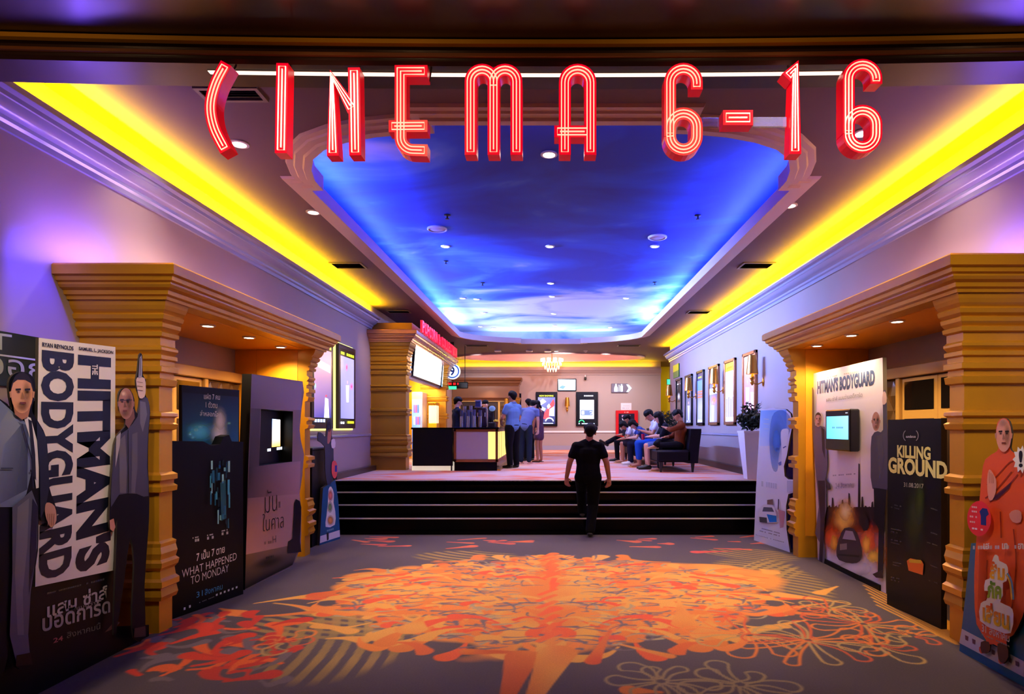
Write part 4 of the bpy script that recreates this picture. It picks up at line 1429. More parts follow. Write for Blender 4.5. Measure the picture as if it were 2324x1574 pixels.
for ya, yb, lab, v in RP:
    z0, z1 = 1.69, 3.05
    t = thing('poster_frame', lab, 'poster', (WX, (ya + yb) / 2, z0), 'framed posters on the right wall')
    mb = MB()
    w_ = .06
    for (a, b, c, d_) in ((ya, yb, z0, z0 + w_), (ya, yb, z1 - w_, z1), (ya, ya + w_, z0, z1), (yb - w_, yb, z0, z1)):
        mb.bbox(WX - .055, WX - .002, a, b, c, d_, .006)
    obj('frame', mb, M_COP if v in (0, 1, 2) else M_FRB, t)
    X = WX - .03
    obj('backing', MB().box(X, WX - .002, ya + .02, yb - .02, z0 + .02, z1 - .02), M_FRB, t)
    A = Art(Plane((X, yb, 0), (X, ya, 0)))
    p = lambda u, v_: (CX + F * X / (yb + (ya - yb) * u), CY - (z0 + (z1 - z0) * v_ - E) * F / (yb + (ya - yb) * u))
    full = [p(.07, .95), p(.93, .95), p(.93, .05), p(.07, .05)]
    if v == 0:
        A.quadgrad(full, [(215, 160, 120), (190, 130, 100), (225, 170, 190), (170, 90, 130)])
        gfig(A, *p(.35, .1), 90, 9, (235, 215, 235))
        gfig(A, *p(.7, .08), 80, 8, (240, 190, 205))
        A.blob(*p(.5, .85), 9, 12, (240, 200, 150), .8, 0)
    elif v == 1:
        A.quadgrad(full, [(225, 230, 250), (230, 235, 255), (215, 205, 235), (225, 220, 245)])
        A.poly([p(.07, .95), p(.93, .95), p(.93, .82), p(.07, .82)], (235, 180, 40))
        A.smear(p(.2, .86), p(.8, .86), 5, (120, 80, 20), 5, .7)
        for k in range(4):
            gfig(A, *p(.2 + .2 * k, .12), 55 + 5 * (k % 2), 3.2, (150, 140, 185))
        A.poly([p(.1, .06), p(.9, .06), p(.9, .1), p(.1, .1)], (240, 230, 240))
    elif v == 2:
        A.quadgrad(full, [(45, 32, 30), (50, 36, 34), (120, 110, 160), (190, 190, 235)])
        A.poly([p(.07, .62), p(.93, .62), p(.93, .52), p(.07, .52)], (230, 235, 250))
        A.blob(*p(.5, .42), 9, 14, (225, 130, 80), .95, 0)
        gfig(A, *p(.4, .06), 48, 6, (230, 215, 240))
    elif v == 3:
        A.quadgrad(full, [(20, 26, 60), (28, 34, 80), (190, 190, 230), (170, 170, 220)])
        A.poly([p(.07, .82), p(.93, .82), p(.93, .6), p(.07, .6)], (110, 140, 225))
        for k in range(3):
            A.poly([p(.1, .5 + .05 * k), p(.9, .5 + .05 * k), p(.9, .53 + .05 * k), p(.1, .53 + .05 * k)], (220, 110, 70))
        A.smear(p(.15, .86), p(.85, .86), 4, (190, 190, 70), 5, .8)
        A.smear(p(.12, .06), p(.88, .06), 5, (240, 240, 250), 5, 1)
    elif v == 4:
        A.quadgrad(full, [(46, 44, 60), (50, 50, 66), (140, 140, 165), (110, 115, 140)])
        gfig(A, *p(.5, .1), 44, 5, (190, 195, 215))
        A.smear(p(.2, .07), p(.8, .07), 3, (230, 230, 240), 4)
    else:
        A.quadgrad(full, [(22, 26, 36), (25, 30, 40), (30, 30, 46), (40, 34, 50)])
        A.smear(p(.2, .87), p(.85, .87), 3, (220, 225, 240), 5, 1)
        A.blob(*p(.5, .62), 3, 10, (230, 235, 250), .9, 0)
        A.blob(*p(.5, .3), 4, 10, (150, 60, 70), .6, 0)
        A.poly([p(.15, .07), p(.5, .07), p(.5, .1), p(.15, .1)], (225, 230, 240))
        A.poly([p(.55, .07), p(.85, .07), p(.85, .1), p(.55, .1)], (200, 220, 60))
    A.done('poster', t, BACKLIT)

# ================================================================== SCONCES
M_SHADE = mat('gold_shade', C(196, 134, 48), .25, metal=.75)
M_BULB = mat('sconce_bulb', C(255, 230, 190), .3, emit=(1, .75, .45), estr=9)


def sconce(x, y, z, nx, ny, label, power=5):
    """wall point (x, y), centre height z, the lamp stands out along (nx, ny)"""
    t = thing('wall_sconce', label, 'wall lamp', (x, y, z), 'gold wall sconces')
    lx, ly = x + nx * .2, y + ny * .2
    obj('wall_plate', MB().ellipsoid((x + nx * .012, y + ny * .012, z - .3), .012 if nx else .04, .04 if nx else .012, .075, 14, 10), M_BRASS, t, 60)
    obj('arm', MB().tube([(x + nx * .02, y + ny * .02, z - .3), (x + nx * .1, y + ny * .1, z - .34), (lx, ly, z - .32), (lx, ly, z - .26)], .011, 8), M_BRASS, t, 60)
    obj('stem', MB().lathe([(.012, -.36), (.028, -.33), (.04, -.3), (.022, -.27), (.045, -.24), (.03, -.2), (.018, -.17), (.016, -.1)], 16, (lx, ly, z)), M_BRASS, t, 60)
    obj('lamp_shade', MB().lathe([(.105, -.16), (.07, .17), (.066, .17), (.1, -.16)], 24, (lx, ly, z), caps=False), M_SHADE, t, 60)
    obj('bulb', MB().ellipsoid((lx, ly, z - .05), .028, .028, .05, 10, 8), M_BULB, t, 60)
    l = bpy.data.lights.new('sconce_light', 'POINT')
    l.energy = power
    l.color = (1, .72, .42)
    l.shadow_soft_size = .03
    o = bpy.data.objects.new('sconce_light', l)
    COL.objects.link(o)
    o.location = (lx, ly, z - .12)


for yy_, lab in ((10.87, 'gold wall sconce on the right wall, nearest to the right portal'), (13.4, 'gold wall sconce between the second and third posters on the right wall'), (15.9, 'gold wall sconce between the fourth and fifth posters on the right wall'), (18.5, 'gold wall sconce at the far end of the right wall')):
    sconce(WX, yy_, 2.74, -1, 0, lab)
sconce((1287 - CX) / F * YB, YB, E + (CY - 912) / F * YB, 0, -1, 'gold wall sconce on the back wall between two film displays', 6)

# ================================================================== BACK WALL
def bp(px_, py_):
    return (px_ - CX) / F * YB, E - (py_ - CY) / F * YB


def framed(name, label, cat, box, dep, mframe, rim, group=None, y=YB):
    x0, zt = (box[0] - CX) / F * y, E - (box[1] - CY) / F * y
    x1, zb = (box[2] - CX) / F * y, E - (box[3] - CY) / F * y
    t = thing(name, label, cat, ((x0 + x1) / 2, y, zb), group)
    obj('housing', MB().bbox(x0, x1, y - dep, y - .002, zb, zt, min(.012, dep * .3)), mframe, t)
    return t, Art(Plane((x0, y - dep, 0), (x1, y - dep, 0)), .002, .003)


t, A = framed('film_display', 'black framed film display with a red diagonal picture on the back wall', 'poster', (1216, 889, 1265, 967), .08, M_FRB, 3, 'digital film displays on the back wall')
A.quadgrad([(1221, 901), (1260, 901), (1260, 962), (1221, 962)], [(120, 130, 190), (90, 100, 160), (30, 34, 70), (40, 46, 90)])
A.poly([(1256, 905), (1259, 915), (1244, 950), (1226, 950), (1236, 936)], (235, 70, 80))
for q in ([(1222, 938), (1230, 922), (1239, 927), (1229, 941)], [(1246, 943), (1247, 928), (1258, 921), (1258, 944)], [(1222, 912), (1232, 904), (1240, 911), (1228, 919)], [(1241, 921), (1246, 915), (1250, 922), (1244, 928)]):
    A.poly(q, (185, 195, 235))
A.text('NOW SHOWING', (1224, 899.5), (1256, 899.5), (1224, 896), (200, 220, 80), bold=.03)
A.line(arc(1247, 957, 9, 10, 170), 2.5, (230, 235, 255))
A.smear((1228, 961), (1256, 961), 2, (200, 225, 255), 8)
A.done('picture', t, SCREEN)
t, A = framed('film_display', 'black framed film display with a white notice on the back wall', 'poster', (1307, 889, 1357, 967), .08, M_FRB, 3, 'digital film displays on the back wall')
A.poly([(1311, 893), (1353, 893), (1353, 963), (1311, 963)], (12, 14, 20))
A.poly([(1316, 907), (1348, 907), (1348, 950), (1316, 950)], (235, 240, 250))
A.poly([(1318, 930), (1345, 930), (1345, 942), (1318, 942)], (90, 110, 150))
A.poly([(1320, 932), (1326, 932), (1326, 940), (1320, 940)], (235, 240, 250))
A.line(arc(1341, 936, 3, -120, 150), 1.2, (200, 215, 245))
A.smear((1319, 925), (1343, 925), 1.2, (170, 180, 200), 8)
A.smear((1318, 899), (1347, 899), 2.5, (225, 230, 245), 8)
A.line(arc(1320, 959, 6, 10, 170), 2, (60, 220, 130))
A.smear((1313, 962), (1350, 962), 2.2, (200, 225, 255), 10)
A.done('picture', t, SCREEN)
t, A = framed('television', 'bright wall television above the gold sconce on the back wall', 'television', (1265, 859, 1308, 887), .07, M_FRB, 2)
A.quadgrad([(1267, 861), (1306, 861), (1306, 885), (1267, 885)], [(190, 220, 245), (215, 240, 255), (190, 225, 250), (120, 170, 215)])
A.poly([(1269, 879), (1276, 874), (1284, 876), (1278, 882)], (60, 110, 160), .7)
A.done('picture', t, SCREEN)
t, A = framed('restroom_sign', 'lit restroom sign with figures and an arrow on the back wall', 'sign', (1387, 870, 1425, 891), .06, mat('sign_mauve', C(95, 85, 110), .4), 2)
M_SGN = mat('lit_pictogram', C(225, 240, 255), .3, emit=(.65, .8, 1.0), estr=2.2)
mb = MB()
for q in ([(1394, 888), (1394, 880), (1396.5, 874), (1399.5, 874), (1402, 880), (1402, 888)], [(1404.2, 888), (1404.2, 873), (1405.6, 873), (1405.6, 888)], [(1408, 888), (1407.6, 875), (1413.6, 875), (1413.2, 888)]):
    mb.flat([A.pl.pt(x, y, .004) for x, y in q])
mb.flat([A.pl.pt(1398 + 1.6 * math.cos(a), 872.3 + 1.6 * math.sin(a), .004) for a in np.arange(0, 6.2, .6)])
mb.flat([A.pl.pt(1410.6 + 1.6 * math.cos(a), 872.6 + 1.6 * math.sin(a), .004) for a in np.arange(0, 6.2, .6)])
obj('pictograms', mb, M_SGN, t)
obj('arrow', MB().prism([A.pl.pt(x, y, .004) for x, y in ((1421.5, 872), (1426, 872), (1433.5, 880.5), (1426, 889), (1421.5, 889), (1427, 880.5))], (0, .03, 0)), M_SGN, t)
t, A = framed('fire_hose_cabinet', 'red fire hose cabinet low on the back wall behind the seated people', 'cabinet', (1397, 931, 1447, 991), .14, mat('fire_red', C(190, 16, 26), .3), 3)
A.poly([(1404, 938), (1440, 938), (1440, 984), (1404, 984)], (26, 22, 44))
A.poly([(1411, 941), (1431, 941), (1431, 946), (1411, 946)], (150, 120, 160))
A.line([(1412, 949), (1415, 955)], 1.6, (190, 195, 220))
A.line([(1424, 946), (1421, 965)], 1.2, (190, 195, 220))
A.line([(1429, 948), (1431, 956)], 1.6, (190, 195, 220))
A.poly([(1406, 972), (1411, 966), (1416, 971), (1411, 977)], (120, 110, 130))
A.smear((1417, 936.3), (1427, 936.3), 2.4, (235, 180, 170), 4)
A.done('glass_door', t)
t, A = framed('paper_notice', 'white sheet of paper taped above the fire hose cabinet', 'notice', (1409, 914, 1433, 930), .006, mat('paper', C(225, 205, 215), .7), 0)
A.smear((1412, 926), (1429, 926), 1, (150, 130, 160), 8, .6)
A.smear((1412, 921), (1429, 921), 1, (150, 130, 160), 8, .4)
A.done('print', t)
x, z = bp(1328, 852)
t = thing('security_camera', 'small dome camera hanging from a bracket on the back wall', 'camera', (x, YB, z))
obj('bracket', MB().tube([(x, YB - .005, z), (x, YB - .12, z), (x, YB - .12, z - .06)], .018, 8), M_WHITE, t)
obj('camera_body', MB().lathe([(.035, -.06), (.045, -.1), (.04, -.17), (.015, -.19)], 14, (x, YB - .12, z)), M_DARK, t, 50)
# green plates at the far corner of the right wall
t = thing('info_plate', 'small yellow and green plate high at the far end of the right wall', 'sign', (WX, 18.35, 3.1))
obj('panel', MB().box(WX - .03, WX - .002, 17.95, 18.75, 3.11, 3.5), mat('plate_green', C(40, 120, 50), .4), t)
obj('yellow_band', MB().box(WX - .034, WX - .029, 17.95, 18.75, 3.3, 3.5), mat('plate_yellow', C(215, 205, 30), .4), t)
t = thing('exit_sign', 'small green lit exit sign in the yellow side passage', 'sign', (4.25, 22.0, 3.0))
x = (1519.5 - CX) / F * 22.0
obj('housing', MB().bbox(x - .1, x + .1, 22.0, 22.05, 3.14, 3.36, .008), M_DARK, t)
obj('green_face', MB().box(x - .085, x + .085, 21.993, 22.0, 3.16, 3.34), mat('exit_glow', C(40, 230, 110), .4, emit=(.05, 1, .35), estr=1.6), t)
obj('hanger', MB().tube([(x, 22.02, 3.36), (x, 22.02, CEIL)], .008, 6), M_DARK, t)
area('passage_light', (5.6, 24.6, 4.1), (0, .3, -1), .6, 2.2, 60, (1.0, .85, .1))

# ---- doors at the back left
yb_ = 23.4
t = thing('door_portal', 'brown door portal at the back left behind the concession counter', 'portal', (-2.45, yb_, PLAT))
M_BRP = mat('brown_portal_paint', C(120, 76, 48), .35, metal=.15)
obj('cornice', MB().loft([[(-WX + .01, yb_ - o, z), (-1.22 + o * .6, yb_ - o, z), (-1.22 + o * .6, YB - .01, z), (-WX + .01, YB - .01, z)] for z, o in ((3.2, .02), (3.26, .04), (3.3, .1), (3.38, .12), (3.42, .2), (3.5, .22))], caps=True), M_BRP, t)
obj('frieze', MB().box(-WX + .01, -1.22, yb_, YB - .01, 2.75, 3.2), M_BRP, t)
for xa, xb in ((-WX + .02, -3.55), (-1.36, -1.22)):
    obj('pilaster', MB().loft([[(xa - o, yb_ - o, z), (xb + o, yb_ - o, z), (xb + o, YB - .02, z), (xa - o, YB - .02, z)] for z, o in [(PLAT + z * .76, o * .5) for z, o in PIL]], caps=True), M_GOLD2, t)
d = thing('double_door', 'dark glass double door in the brown portal at the back left', 'door', (-2.7, yb_ + .3, PLAT))
obj('header', MB().bbox(-3.54, -1.37, yb_ + .2, yb_ + .32, 2.6, 2.75, .006), M_DOORW, d)
for xa in (-3.54, -2.02):
    obj('post', MB().bbox(xa, xa + .08, yb_ + .2, yb_ + .3, PLAT, 2.6, .006), M_DOORW, d)
obj('door_leaf', MB().bbox(-3.45, -2.03, yb_ + .24, yb_ + .29, PLAT, 2.59, .006), mat('dark_door_panel', C(60, 44, 34), .3), d)
obj('glass_pane', MB().box(-3.3, -2.15, yb_ + .23, yb_ + .242, 1.75, 2.45), M_DGLASS, d)
t = thing('padded_wall_panel', 'brown padded diamond panel beside the back left door', 'wall panel', (-1.65, yb_ + .3, PLAT))
mb = MB().box(-1.93, -1.37, yb_ + .2, yb_ + .3, PLAT, 2.6)
nx_, nz_ = 3, 6
dx_, dz_ = .56 / nx_, 1.85 / nz_
for j in range(nz_ * 2):
    for i in range(nx_ + 1):
        xc, zc = -1.93 + (i + (.5 if j % 2 else 0)) * dx_, PLAT + (j * .5) * dz_ + .01
        if xc > -1.36:
            continue
        pts = [(min(max(xc + a * dx_ / 2, -1.93), -1.37), min(max(zc + b * dz_ / 2, PLAT), 2.6)) for a, b in ((0, -1), (1, 0), (0, 1), (-1, 0))]
        mb.add([(xc, yb_ + .15, zc)] + [(a, yb_ + .199, b) for a, b in pts], [(0, 1, 2), (0, 2, 3), (0, 3, 4), (0, 4, 1)])
obj('padding', mb, M_QUILT, t)
sconce(-1.68, yb_ + .17, 2.55, 0, -1, 'gold sconce on the padded panel at the back left', 5)
spot('portal_washer', (-2.3, 22.9, 3.18), (-2.4, 23.5, 1.2), 40, WARM, 120, .8)
# hanging round hall sign and ticker
t = thing('hall_number_sign', 'round white and blue hanging sign with numeral 9', 'sign', (-2.9, 18.4, 3.35))
yy_ = 18.4
c_ = at(1026.5, 842, yy_)
M_SW = mat('lit_white', C(240, 248, 255), .3, emit=(.75, .9, 1.0), estr=1.2)
M_SB = mat('sign_blue', C(20, 70, 190), .3, emit=(.05, .2, .8), estr=.5)
R9 = .235
disc = lambda r, y: [(c_.x + r * math.cos(a), y, c_.z + r * math.sin(a)) for a in np.linspace(0, 2 * math.pi, 37)[:-1]]
obj('drum', MB().prism(disc(R9, yy_), (0, .08, 0)), M_SW, t)
mb = MB().flat(disc(R9 * .88, yy_ - .002), holes=[disc(R9 * .72, yy_ - .002)])
obj('blue_ring', mb, M_SB, t)
vs, fs, _ = text_tris('9', .03)
mb = MB().add([(c_.x - .07 + .14 * v[0], yy_ - .004, c_.z - .13 + .26 * v[1]) for v in vs], fs)
obj('numeral', mb, mat('numeral_grey', C(40, 90, 180), .4), t)
obj('hanger', MB().box(c_.x - .05, c_.x + .05, yy_ + .02, yy_ + .06, c_.z + R9 * .98, 4.178), M_DARK, t)
t = thing('ticker_sign', 'black hanging ticker sign with red lettering and a green exit panel', 'sign', (-2.9, 19.3, 2.8))
yy_ = 19.3
a_, b_ = at(1006, 866, yy_), at(1062, 881, yy_)
obj('housing', MB().bbox(a_.x, b_.x, yy_, yy_ + .1, b_.z, a_.z, .02), M_FRB, t)
A = Art(Plane((a_.x, yy_, 0), (b_.x, yy_, 0)), .002, .002)
A.smear((1013, 873), (1041, 873), 5, (255, 30, 30), 9, 1)
A.done('red_lettering', t, SCREEN)
a2, b2 = at(1018, 876, yy_), at(1036, 883, yy_)
obj('green_panel', MB().box(a2.x, b2.x, yy_ - .012, yy_ - .002, b2.z, a2.z), mat('exit_glow', C(40, 230, 110)), t)
obj('hanger', MB().tube([(a_.x + .3, yy_ + .05, a_.z), (a_.x + .3, yy_ + .05, CEIL)], .012, 6).tube([(b_.x - .1, yy_ + .05, a_.z), (b_.x - .1, yy_ + .05, CEIL)], .012, 6), M_DARK, t)
# ================================================================== CARDBOARD STANDEES
M_CARDB = mat('black_card', C(7, 7, 11), .4, spec=.15)
M_CARDW = mat('white_card', C(228, 218, 210), .45)
M_CARDE = mat('card_edge', C(70, 60, 55), .7)


def fx(pl, px_):
    """photo row of the floor line of a board at this column"""
    return CY + E * F / pl.pt(px_, CY).y


def head(A, x, y, rx, ry, skin, hair=None, beard=None, turn=0.0):
    A.poly([(x + rx * math.cos(a), y + ry * math.sin(a) * (1.0 if math.sin(a) < 0 else 1.08)) for a in np.linspace(0, 6.283, 25)[:-1]], skin)
    A.blob(x + rx * .45, y, rx * .55, ry * .9, tuple(int(c * .72) for c in skin), .8, 0)
    if hair:
        A.poly([(x + rx * 1.04 * math.cos(a), y - ry * .05 + ry * 1.08 * math.sin(a)) for a in np.linspace(math.pi * .98, math.pi * 2.02, 15)] + [(x + rx * .94, y - ry * .25), (x + rx * .8, y - ry * .55), (x + rx * .3, y - ry * .72), (x - rx * .4, y - ry * .74), (x - rx * .8, y - ry * .55), (x - rx * .94, y - ry * .25)], hair)
    for s in (-1, 1):
        A.line([(x + turn + s * rx * .42 - rx * .24, y - ry * .2), (x + turn + s * rx * .42 + rx * .24, y - ry * .22)], ry * .1, (30, 20, 20))
        A.blob(x + turn + s * rx * .4, y - ry * .08, rx * .2, ry * .09, (25, 18, 20), 1, .2)
    A.poly([(x + turn - rx * .08, y - ry * .1), (x + turn + rx * .22, y + ry * .28), (x + turn - rx * .2, y + ry * .3)], tuple(int(c * .7) for c in skin), .8)
    if beard:
        A.blob(x + turn, y + ry * .7, rx * .75, ry * .36, beard, .6, 0)
    A.line([(x + turn - rx * .28, y + ry * .52), (x + turn + rx * .28, y + ry * .52)], ry * .1, (110, 50, 45))
    for s in (-1, 1):
        A.poly([(x + s * rx * .98, y - ry * .12), (x + s * rx * 1.16, y - ry * .08), (x + s * rx * 1.08, y + ry * .25), (x + s * rx * .96, y + ry * .2)], tuple(int(c * .85) for c in skin))


# ---- the big black and white title standee at the left
pl = Plane((-3.17, 3.2, 0), (-3.17, 4.87, 0))
t = thing('standee', 'large black and white film standee with sideways block title and two cutout men, far left', 'standee', (-3.17, 4.1, 0), 'film standees on the left')
board(pl, [(-330, 850), (40, 925), (88, 905), (88, 1320), (262, 1292), (262, 1422), (338, 1417), (338, fx(pl, 338)), (-330, fx(pl, -330))], 'black_base', M_CARDB, t, .05)
pl1 = Plane((-3.14, 3.2, 0), (-3.14, 4.87, 0))
board(pl1, [(88, 766), (262, 787), (260, 1293), (80, 1331)], 'title_panel', M_CARDW, t, .02, m_side=M_CARDE)
A = Art(pl1, .0008, .001)
NAVY = (22, 25, 42)
A.text("HITMAN'S", (176, 804), (171, 1304), (255, 812), NAVY, bold=.055)
A.text('BODYGUARD', (94, 793), (87, 1322), (169, 802), (30, 32, 48), bold=.05)
A.poly([(207, 824), (224, 826), (224, 852), (207, 850)], NAVY)
A.text('THE', (209, 826), (209, 850), (222, 827), (225, 215, 205), bold=.03)
A.text('RYAN REYNOLDS', (96, 786), (167, 795), (96, 776), NAVY, bold=.03)
A.text('SAMUEL L. JACKSON', (179, 796), (257, 805), (179, 786), NAVY, bold=.03)
A.done('title_lettering', t)
plb = Plane((-3.168, 3.2, 0), (-3.168, 4.87, 0))
A = Art(plb, .0008, .001)
G = (176, 170, 168)
A.text('แสบ ซ่าส์', (107, 1402), (243, 1357), (107, 1364), G, bold=.02)
A.done('thai_lettering', t)
A = Art(plb, .0008, .001)
A.text('บอดี้การ์ด', (96, 1434), (250, 1389), (96, 1388), (150, 144, 146), bold=.02)
A.done('thai_lettering', t)
A = Art(plb, .0008, .001)
A.text('แบบว่า', (174, 1383), (216, 1371), (174, 1374), (140, 135, 135))
A.done('base_subtitle', t)
A = Art(plb, .0008, .001)
A.text('24', (121, 1459), (143, 1452), (121, 1448), (170, 90, 95), bold=.02)
A.text('สิงหาคมนี้', (152, 1448), (228, 1426), (152, 1432), (110, 112, 100))
A.done('date_lettering', t)
A = Art(plb, .0008, .001)
A.smear((107, 1348), (243, 1314), 4, (90, 90, 95), 26, .7)
A.done('credit_line', t)
A = Art(plb, .0008, .001)
A.poly([(238, 1434), (262, 1407), (272, 1412), (258, 1426)], (120, 85, 75), .7)
A.line([(-40, 1390), (12, 1330)], 3, (120, 125, 150), .7)
A.line([(-40, 1330), (6, 1290)], 3, (110, 115, 140), .6)
A.done('base_picture', t)
plm = Plane((-3.11, 3.2, 0), (-3.11, 4.87, 0))
OUT = [(49, 843), (70, 850), (80, 870), (78, 905), (72, 930), (86, 955), (104, 990), (110, 1050), (112, 1105), (127, 1150), (128, 1180), (117, 1197), (108, 1185), (94, 1180), (88, 1170), (86, 1250), (72, 1340), (66, 1440), (72, 1508), (36, 1512), (20, 1440), (10, 1520), (-60, 1560), (-60, 1340), (-40, 1170), (-46, 1040), (-40, 985), (-130, 930), (-230, 900), (-230, 850), (-120, 872), (0, 905), (26, 930), (22, 900), (20, 868), (30, 850)]
man = board(plm, OUT, 'cutout_man', mat('suit_shadow', C(15, 16, 26), .5, spec=.12), t, .012, 3, M_CARDE, label='cutout man in a grey-blue suit with a raised arm')
A = Art(plm, .0008, .001)
SU, SUD, SUL = (118, 130, 160), (44, 50, 72), (176, 184, 204)
A.poly([(-230, 858), (-120, 880), (0, 908), (30, 935), (60, 960), (78, 1000), (74, 1060), (60, 1120), (38, 1150), (-10, 1150), (-44, 1145), (-46, 1040), (-40, 985), (-130, 925), (-230, 895)], SU)
A.quadgrad([(20, 950), (64, 965), (62, 1110), (-10, 1148)], [(140, 150, 178, .0), (66, 74, 100, .9), (66, 74, 102, .9), (130, 138, 168, .2)])
A.poly([(20, 930), (46, 965), (30, 985), (8, 1010), (0, 1060), (-14, 1040), (0, 960)], SUL, .5)
A.poly([(52, 940), (70, 948), (84, 1000), (88, 1060), (88, 1106), (82, 1108), (76, 1060), (70, 1000)], (228, 222, 218))
A.poly([(64, 950), (72, 955), (80, 1030), (82, 1090), (76, 1080), (70, 1010)], (30, 30, 44))
A.poly([(84, 955), (104, 990), (110, 1050), (112, 1105), (104, 1150), (92, 1176), (90, 1060), (84, 1000)], (34, 38, 58))
A.poly([(106, 1140), (124, 1148), (128, 1180), (117, 1196), (108, 1184), (102, 1160)], (205, 150, 125), sm=3)
for k in range(4):
    A.line([(108 + 5 * k, 1165), (109 + 4 * k, 1192)], 1.2, (140, 90, 75))
A.poly([(28, 1150), (72, 1112), (86, 1150), (84, 1240), (70, 1340), (64, 1440), (70, 1506), (38, 1508), (22, 1440), (28, 1300)], (94, 96, 114))
A.poly([(40, 1150), (66, 1130), (62, 1240), (52, 1340), (54, 1440), (40, 1440), (34, 1300)], (146, 144, 156), .7)
A.poly([(74, 1130), (86, 1150), (82, 1260), (66, 1350), (68, 1240)], (38, 36, 62), .9)
A.poly([(38, 1486), (70, 1480), (74, 1507), (36, 1511)], (14, 12, 16))
A.line([(2, 1062), (30, 1062)], 2.5, (50, 56, 78))
A.line([(50, 962), (72, 1040), (76, 1108)], 3, (28, 32, 50))
A.blob(72, 1036, 2.5, 3.5, (20, 20, 30), 1, .6)
A.blob(70, 1068, 2.5, 3.5, (20, 20, 30), 1, .6)
A.poly([(30, 918), (70, 918), (64, 945), (50, 952), (34, 940)], (180, 120, 90))
head(A, 50, 892, 25, 42, (226, 160, 118), (30, 22, 22), (60, 38, 34), 2)
A.done('printed_suit', man)
OUT = [(282, 880), (296, 884), (305, 905), (306, 925), (312, 938), (318, 905), (312, 885), (309, 862), (313, 842), (317, 805), (323, 806), (324, 850), (331, 862), (330, 895), (337, 910), (341, 935), (337, 985), (336, 1060), (339, 1130), (337, 1200), (328, 1330), (330, 1443), (304, 1447), (300, 1380), (305, 1280), (296, 1220), (284, 1300), (270, 1400), (258, 1440), (262, 1300), (266, 1180), (258, 1206), (249, 1196), (250, 1130), (258, 1030), (265, 990), (284, 968), (284, 950), (272, 930), (269, 905), (272, 888)]
man = board(plm, OUT, 'cutout_man', mat('dark_suit_print', C(9, 8, 14), .5, spec=.12), t, .012, 2, M_CARDE, label='bald cutout man in a dark jacket holding a pistol up')
A = Art(plm, .0008, .001)
A.poly([(288, 975), (312, 945), (318, 905), (335, 903), (340, 935), (336, 985), (334, 1060), (337, 1125), (310, 1120), (270, 1122), (252, 1150), (254, 1080), (262, 1000)], (68, 66, 86), sm=2)
A.poly([(318, 910), (330, 912), (334, 940), (324, 980), (318, 960)], (122, 118, 136), .8)
A.poly([(270, 1000), (284, 985), (288, 1060), (286, 1118), (272, 1118)], (122, 116, 130), .7)
A.poly([(300, 985), (312, 980), (312, 1060), (306, 1118), (298, 1118)], (112, 108, 124), .7)
A.poly([(264, 990), (274, 980), (272, 1010), (262, 1060)], (190, 180, 185), .8)
A.line([(291, 975), (292, 1118)], 1.6, (18, 16, 24))
A.poly([(286, 930), (304, 928), (306, 948), (292, 972), (284, 962)], (120, 78, 62))
head(A, 286, 914, 17, 34, (172, 118, 96), None, (110, 80, 72), -2)
A.blob(280, 893, 9, 10, (240, 200, 180), .8, 0)
A.line([(272, 908), (300, 907)], 1.6, (40, 26, 26))
A.poly([(309, 862), (315, 855), (328, 858), (331, 880), (328, 900), (317, 903), (312, 886)], (216, 186, 176), sm=2)
for k in range(3):
    A.line([(311, 866 + 9 * k), (324, 868 + 9 * k)], 1.4, (140, 105, 100))
A.poly([(314, 858), (317, 812), (321, 805), (323, 820), (322, 856)], (150, 146, 160))
A.line([(319, 812), (318, 852)], 1.6, (60, 58, 70))
A.poly([(249, 1180), (258, 1176), (262, 1196), (257, 1206), (250, 1200)], (200, 140, 120))
A.poly([(306, 1425), (330, 1420), (331, 1443), (304, 1446)], (60, 46, 40))
A.done('printed_jacket', man)

# ---- dark blue-black standee between the pilaster and the screen board
p2a, p2b = on_floor(378, 1409), on_floor(553, 1347)
pl = Plane(p2a, p2b)
plr = Plane(p2a, p2b, .14)
t = thing('standee', 'black standee with blue glow and pale thin lettering beside the left pilaster', 'standee', ((p2a.x + p2b.x) / 2, (p2a.y + p2b.y) / 2, 0), 'film standees on the left')
board(plr, [(412, 873), (543, 885), (543, fx(plr, 543)), (412, fx(plr, 412))], 'rear_panel', M_CARDB, t, .03)
board(pl, [(391, 1000), (462, 1001), (478, 1010), (500, 1008), (508, 990), (520, 986), (526, 1001), (552, 1002), (552, fx(pl, 552)), (378, fx(pl, 378))], 'front_panel', M_CARDB, t, .1)
A = Art(plr, .0008, .001)
A.quadgrad([(414, 890), (541, 900), (541, 1010), (414, 1010)], [(8, 14, 28), (12, 30, 54), (30, 92, 136), (24, 70, 106)])
A.blob(455, 980, 45, 30, (80, 180, 220), .9, 0)
A.blob(497, 985, 32, 46, (235, 225, 220), .95, 0, (60, 110, 140))
A.blob(500, 955, 18, 38, (235, 230, 230), .7, 0)
for (x, y) in ((432, 985), (445, 975), (438, 992), (455, 968), (520, 960)):
    A.blob(x, y, 7, 5, (120, 200, 225), .7, 0)
W1 = (200, 196, 200)
A.text('แฝด 7 คน', (463, 905), (499, 907), (463, 892), W1)
A.text('1 ตัวตน', (467, 924), (493, 926), (467, 910), W1)
A.text('ล่าหลอกโลก', (454, 943), (502, 946), (454, 930), W1)
A.done('upper_picture', t)
A = Art(pl, .0008, .001)
for k in range(34):
    x, y = rnd.uniform(476, 520), rnd.uniform(1030, 1180)
    h, w_ = rnd.uniform(8, 36), rnd.uniform(2, 6)
    c = [(40, 110, 150), (80, 170, 205), (26, 66, 100), (150, 215, 235), (16, 40, 62)][k % 5]
    A.poly([(x, y), (x + w_, y - .6), (x + w_, y + h), (x, y + h)], c, .75)
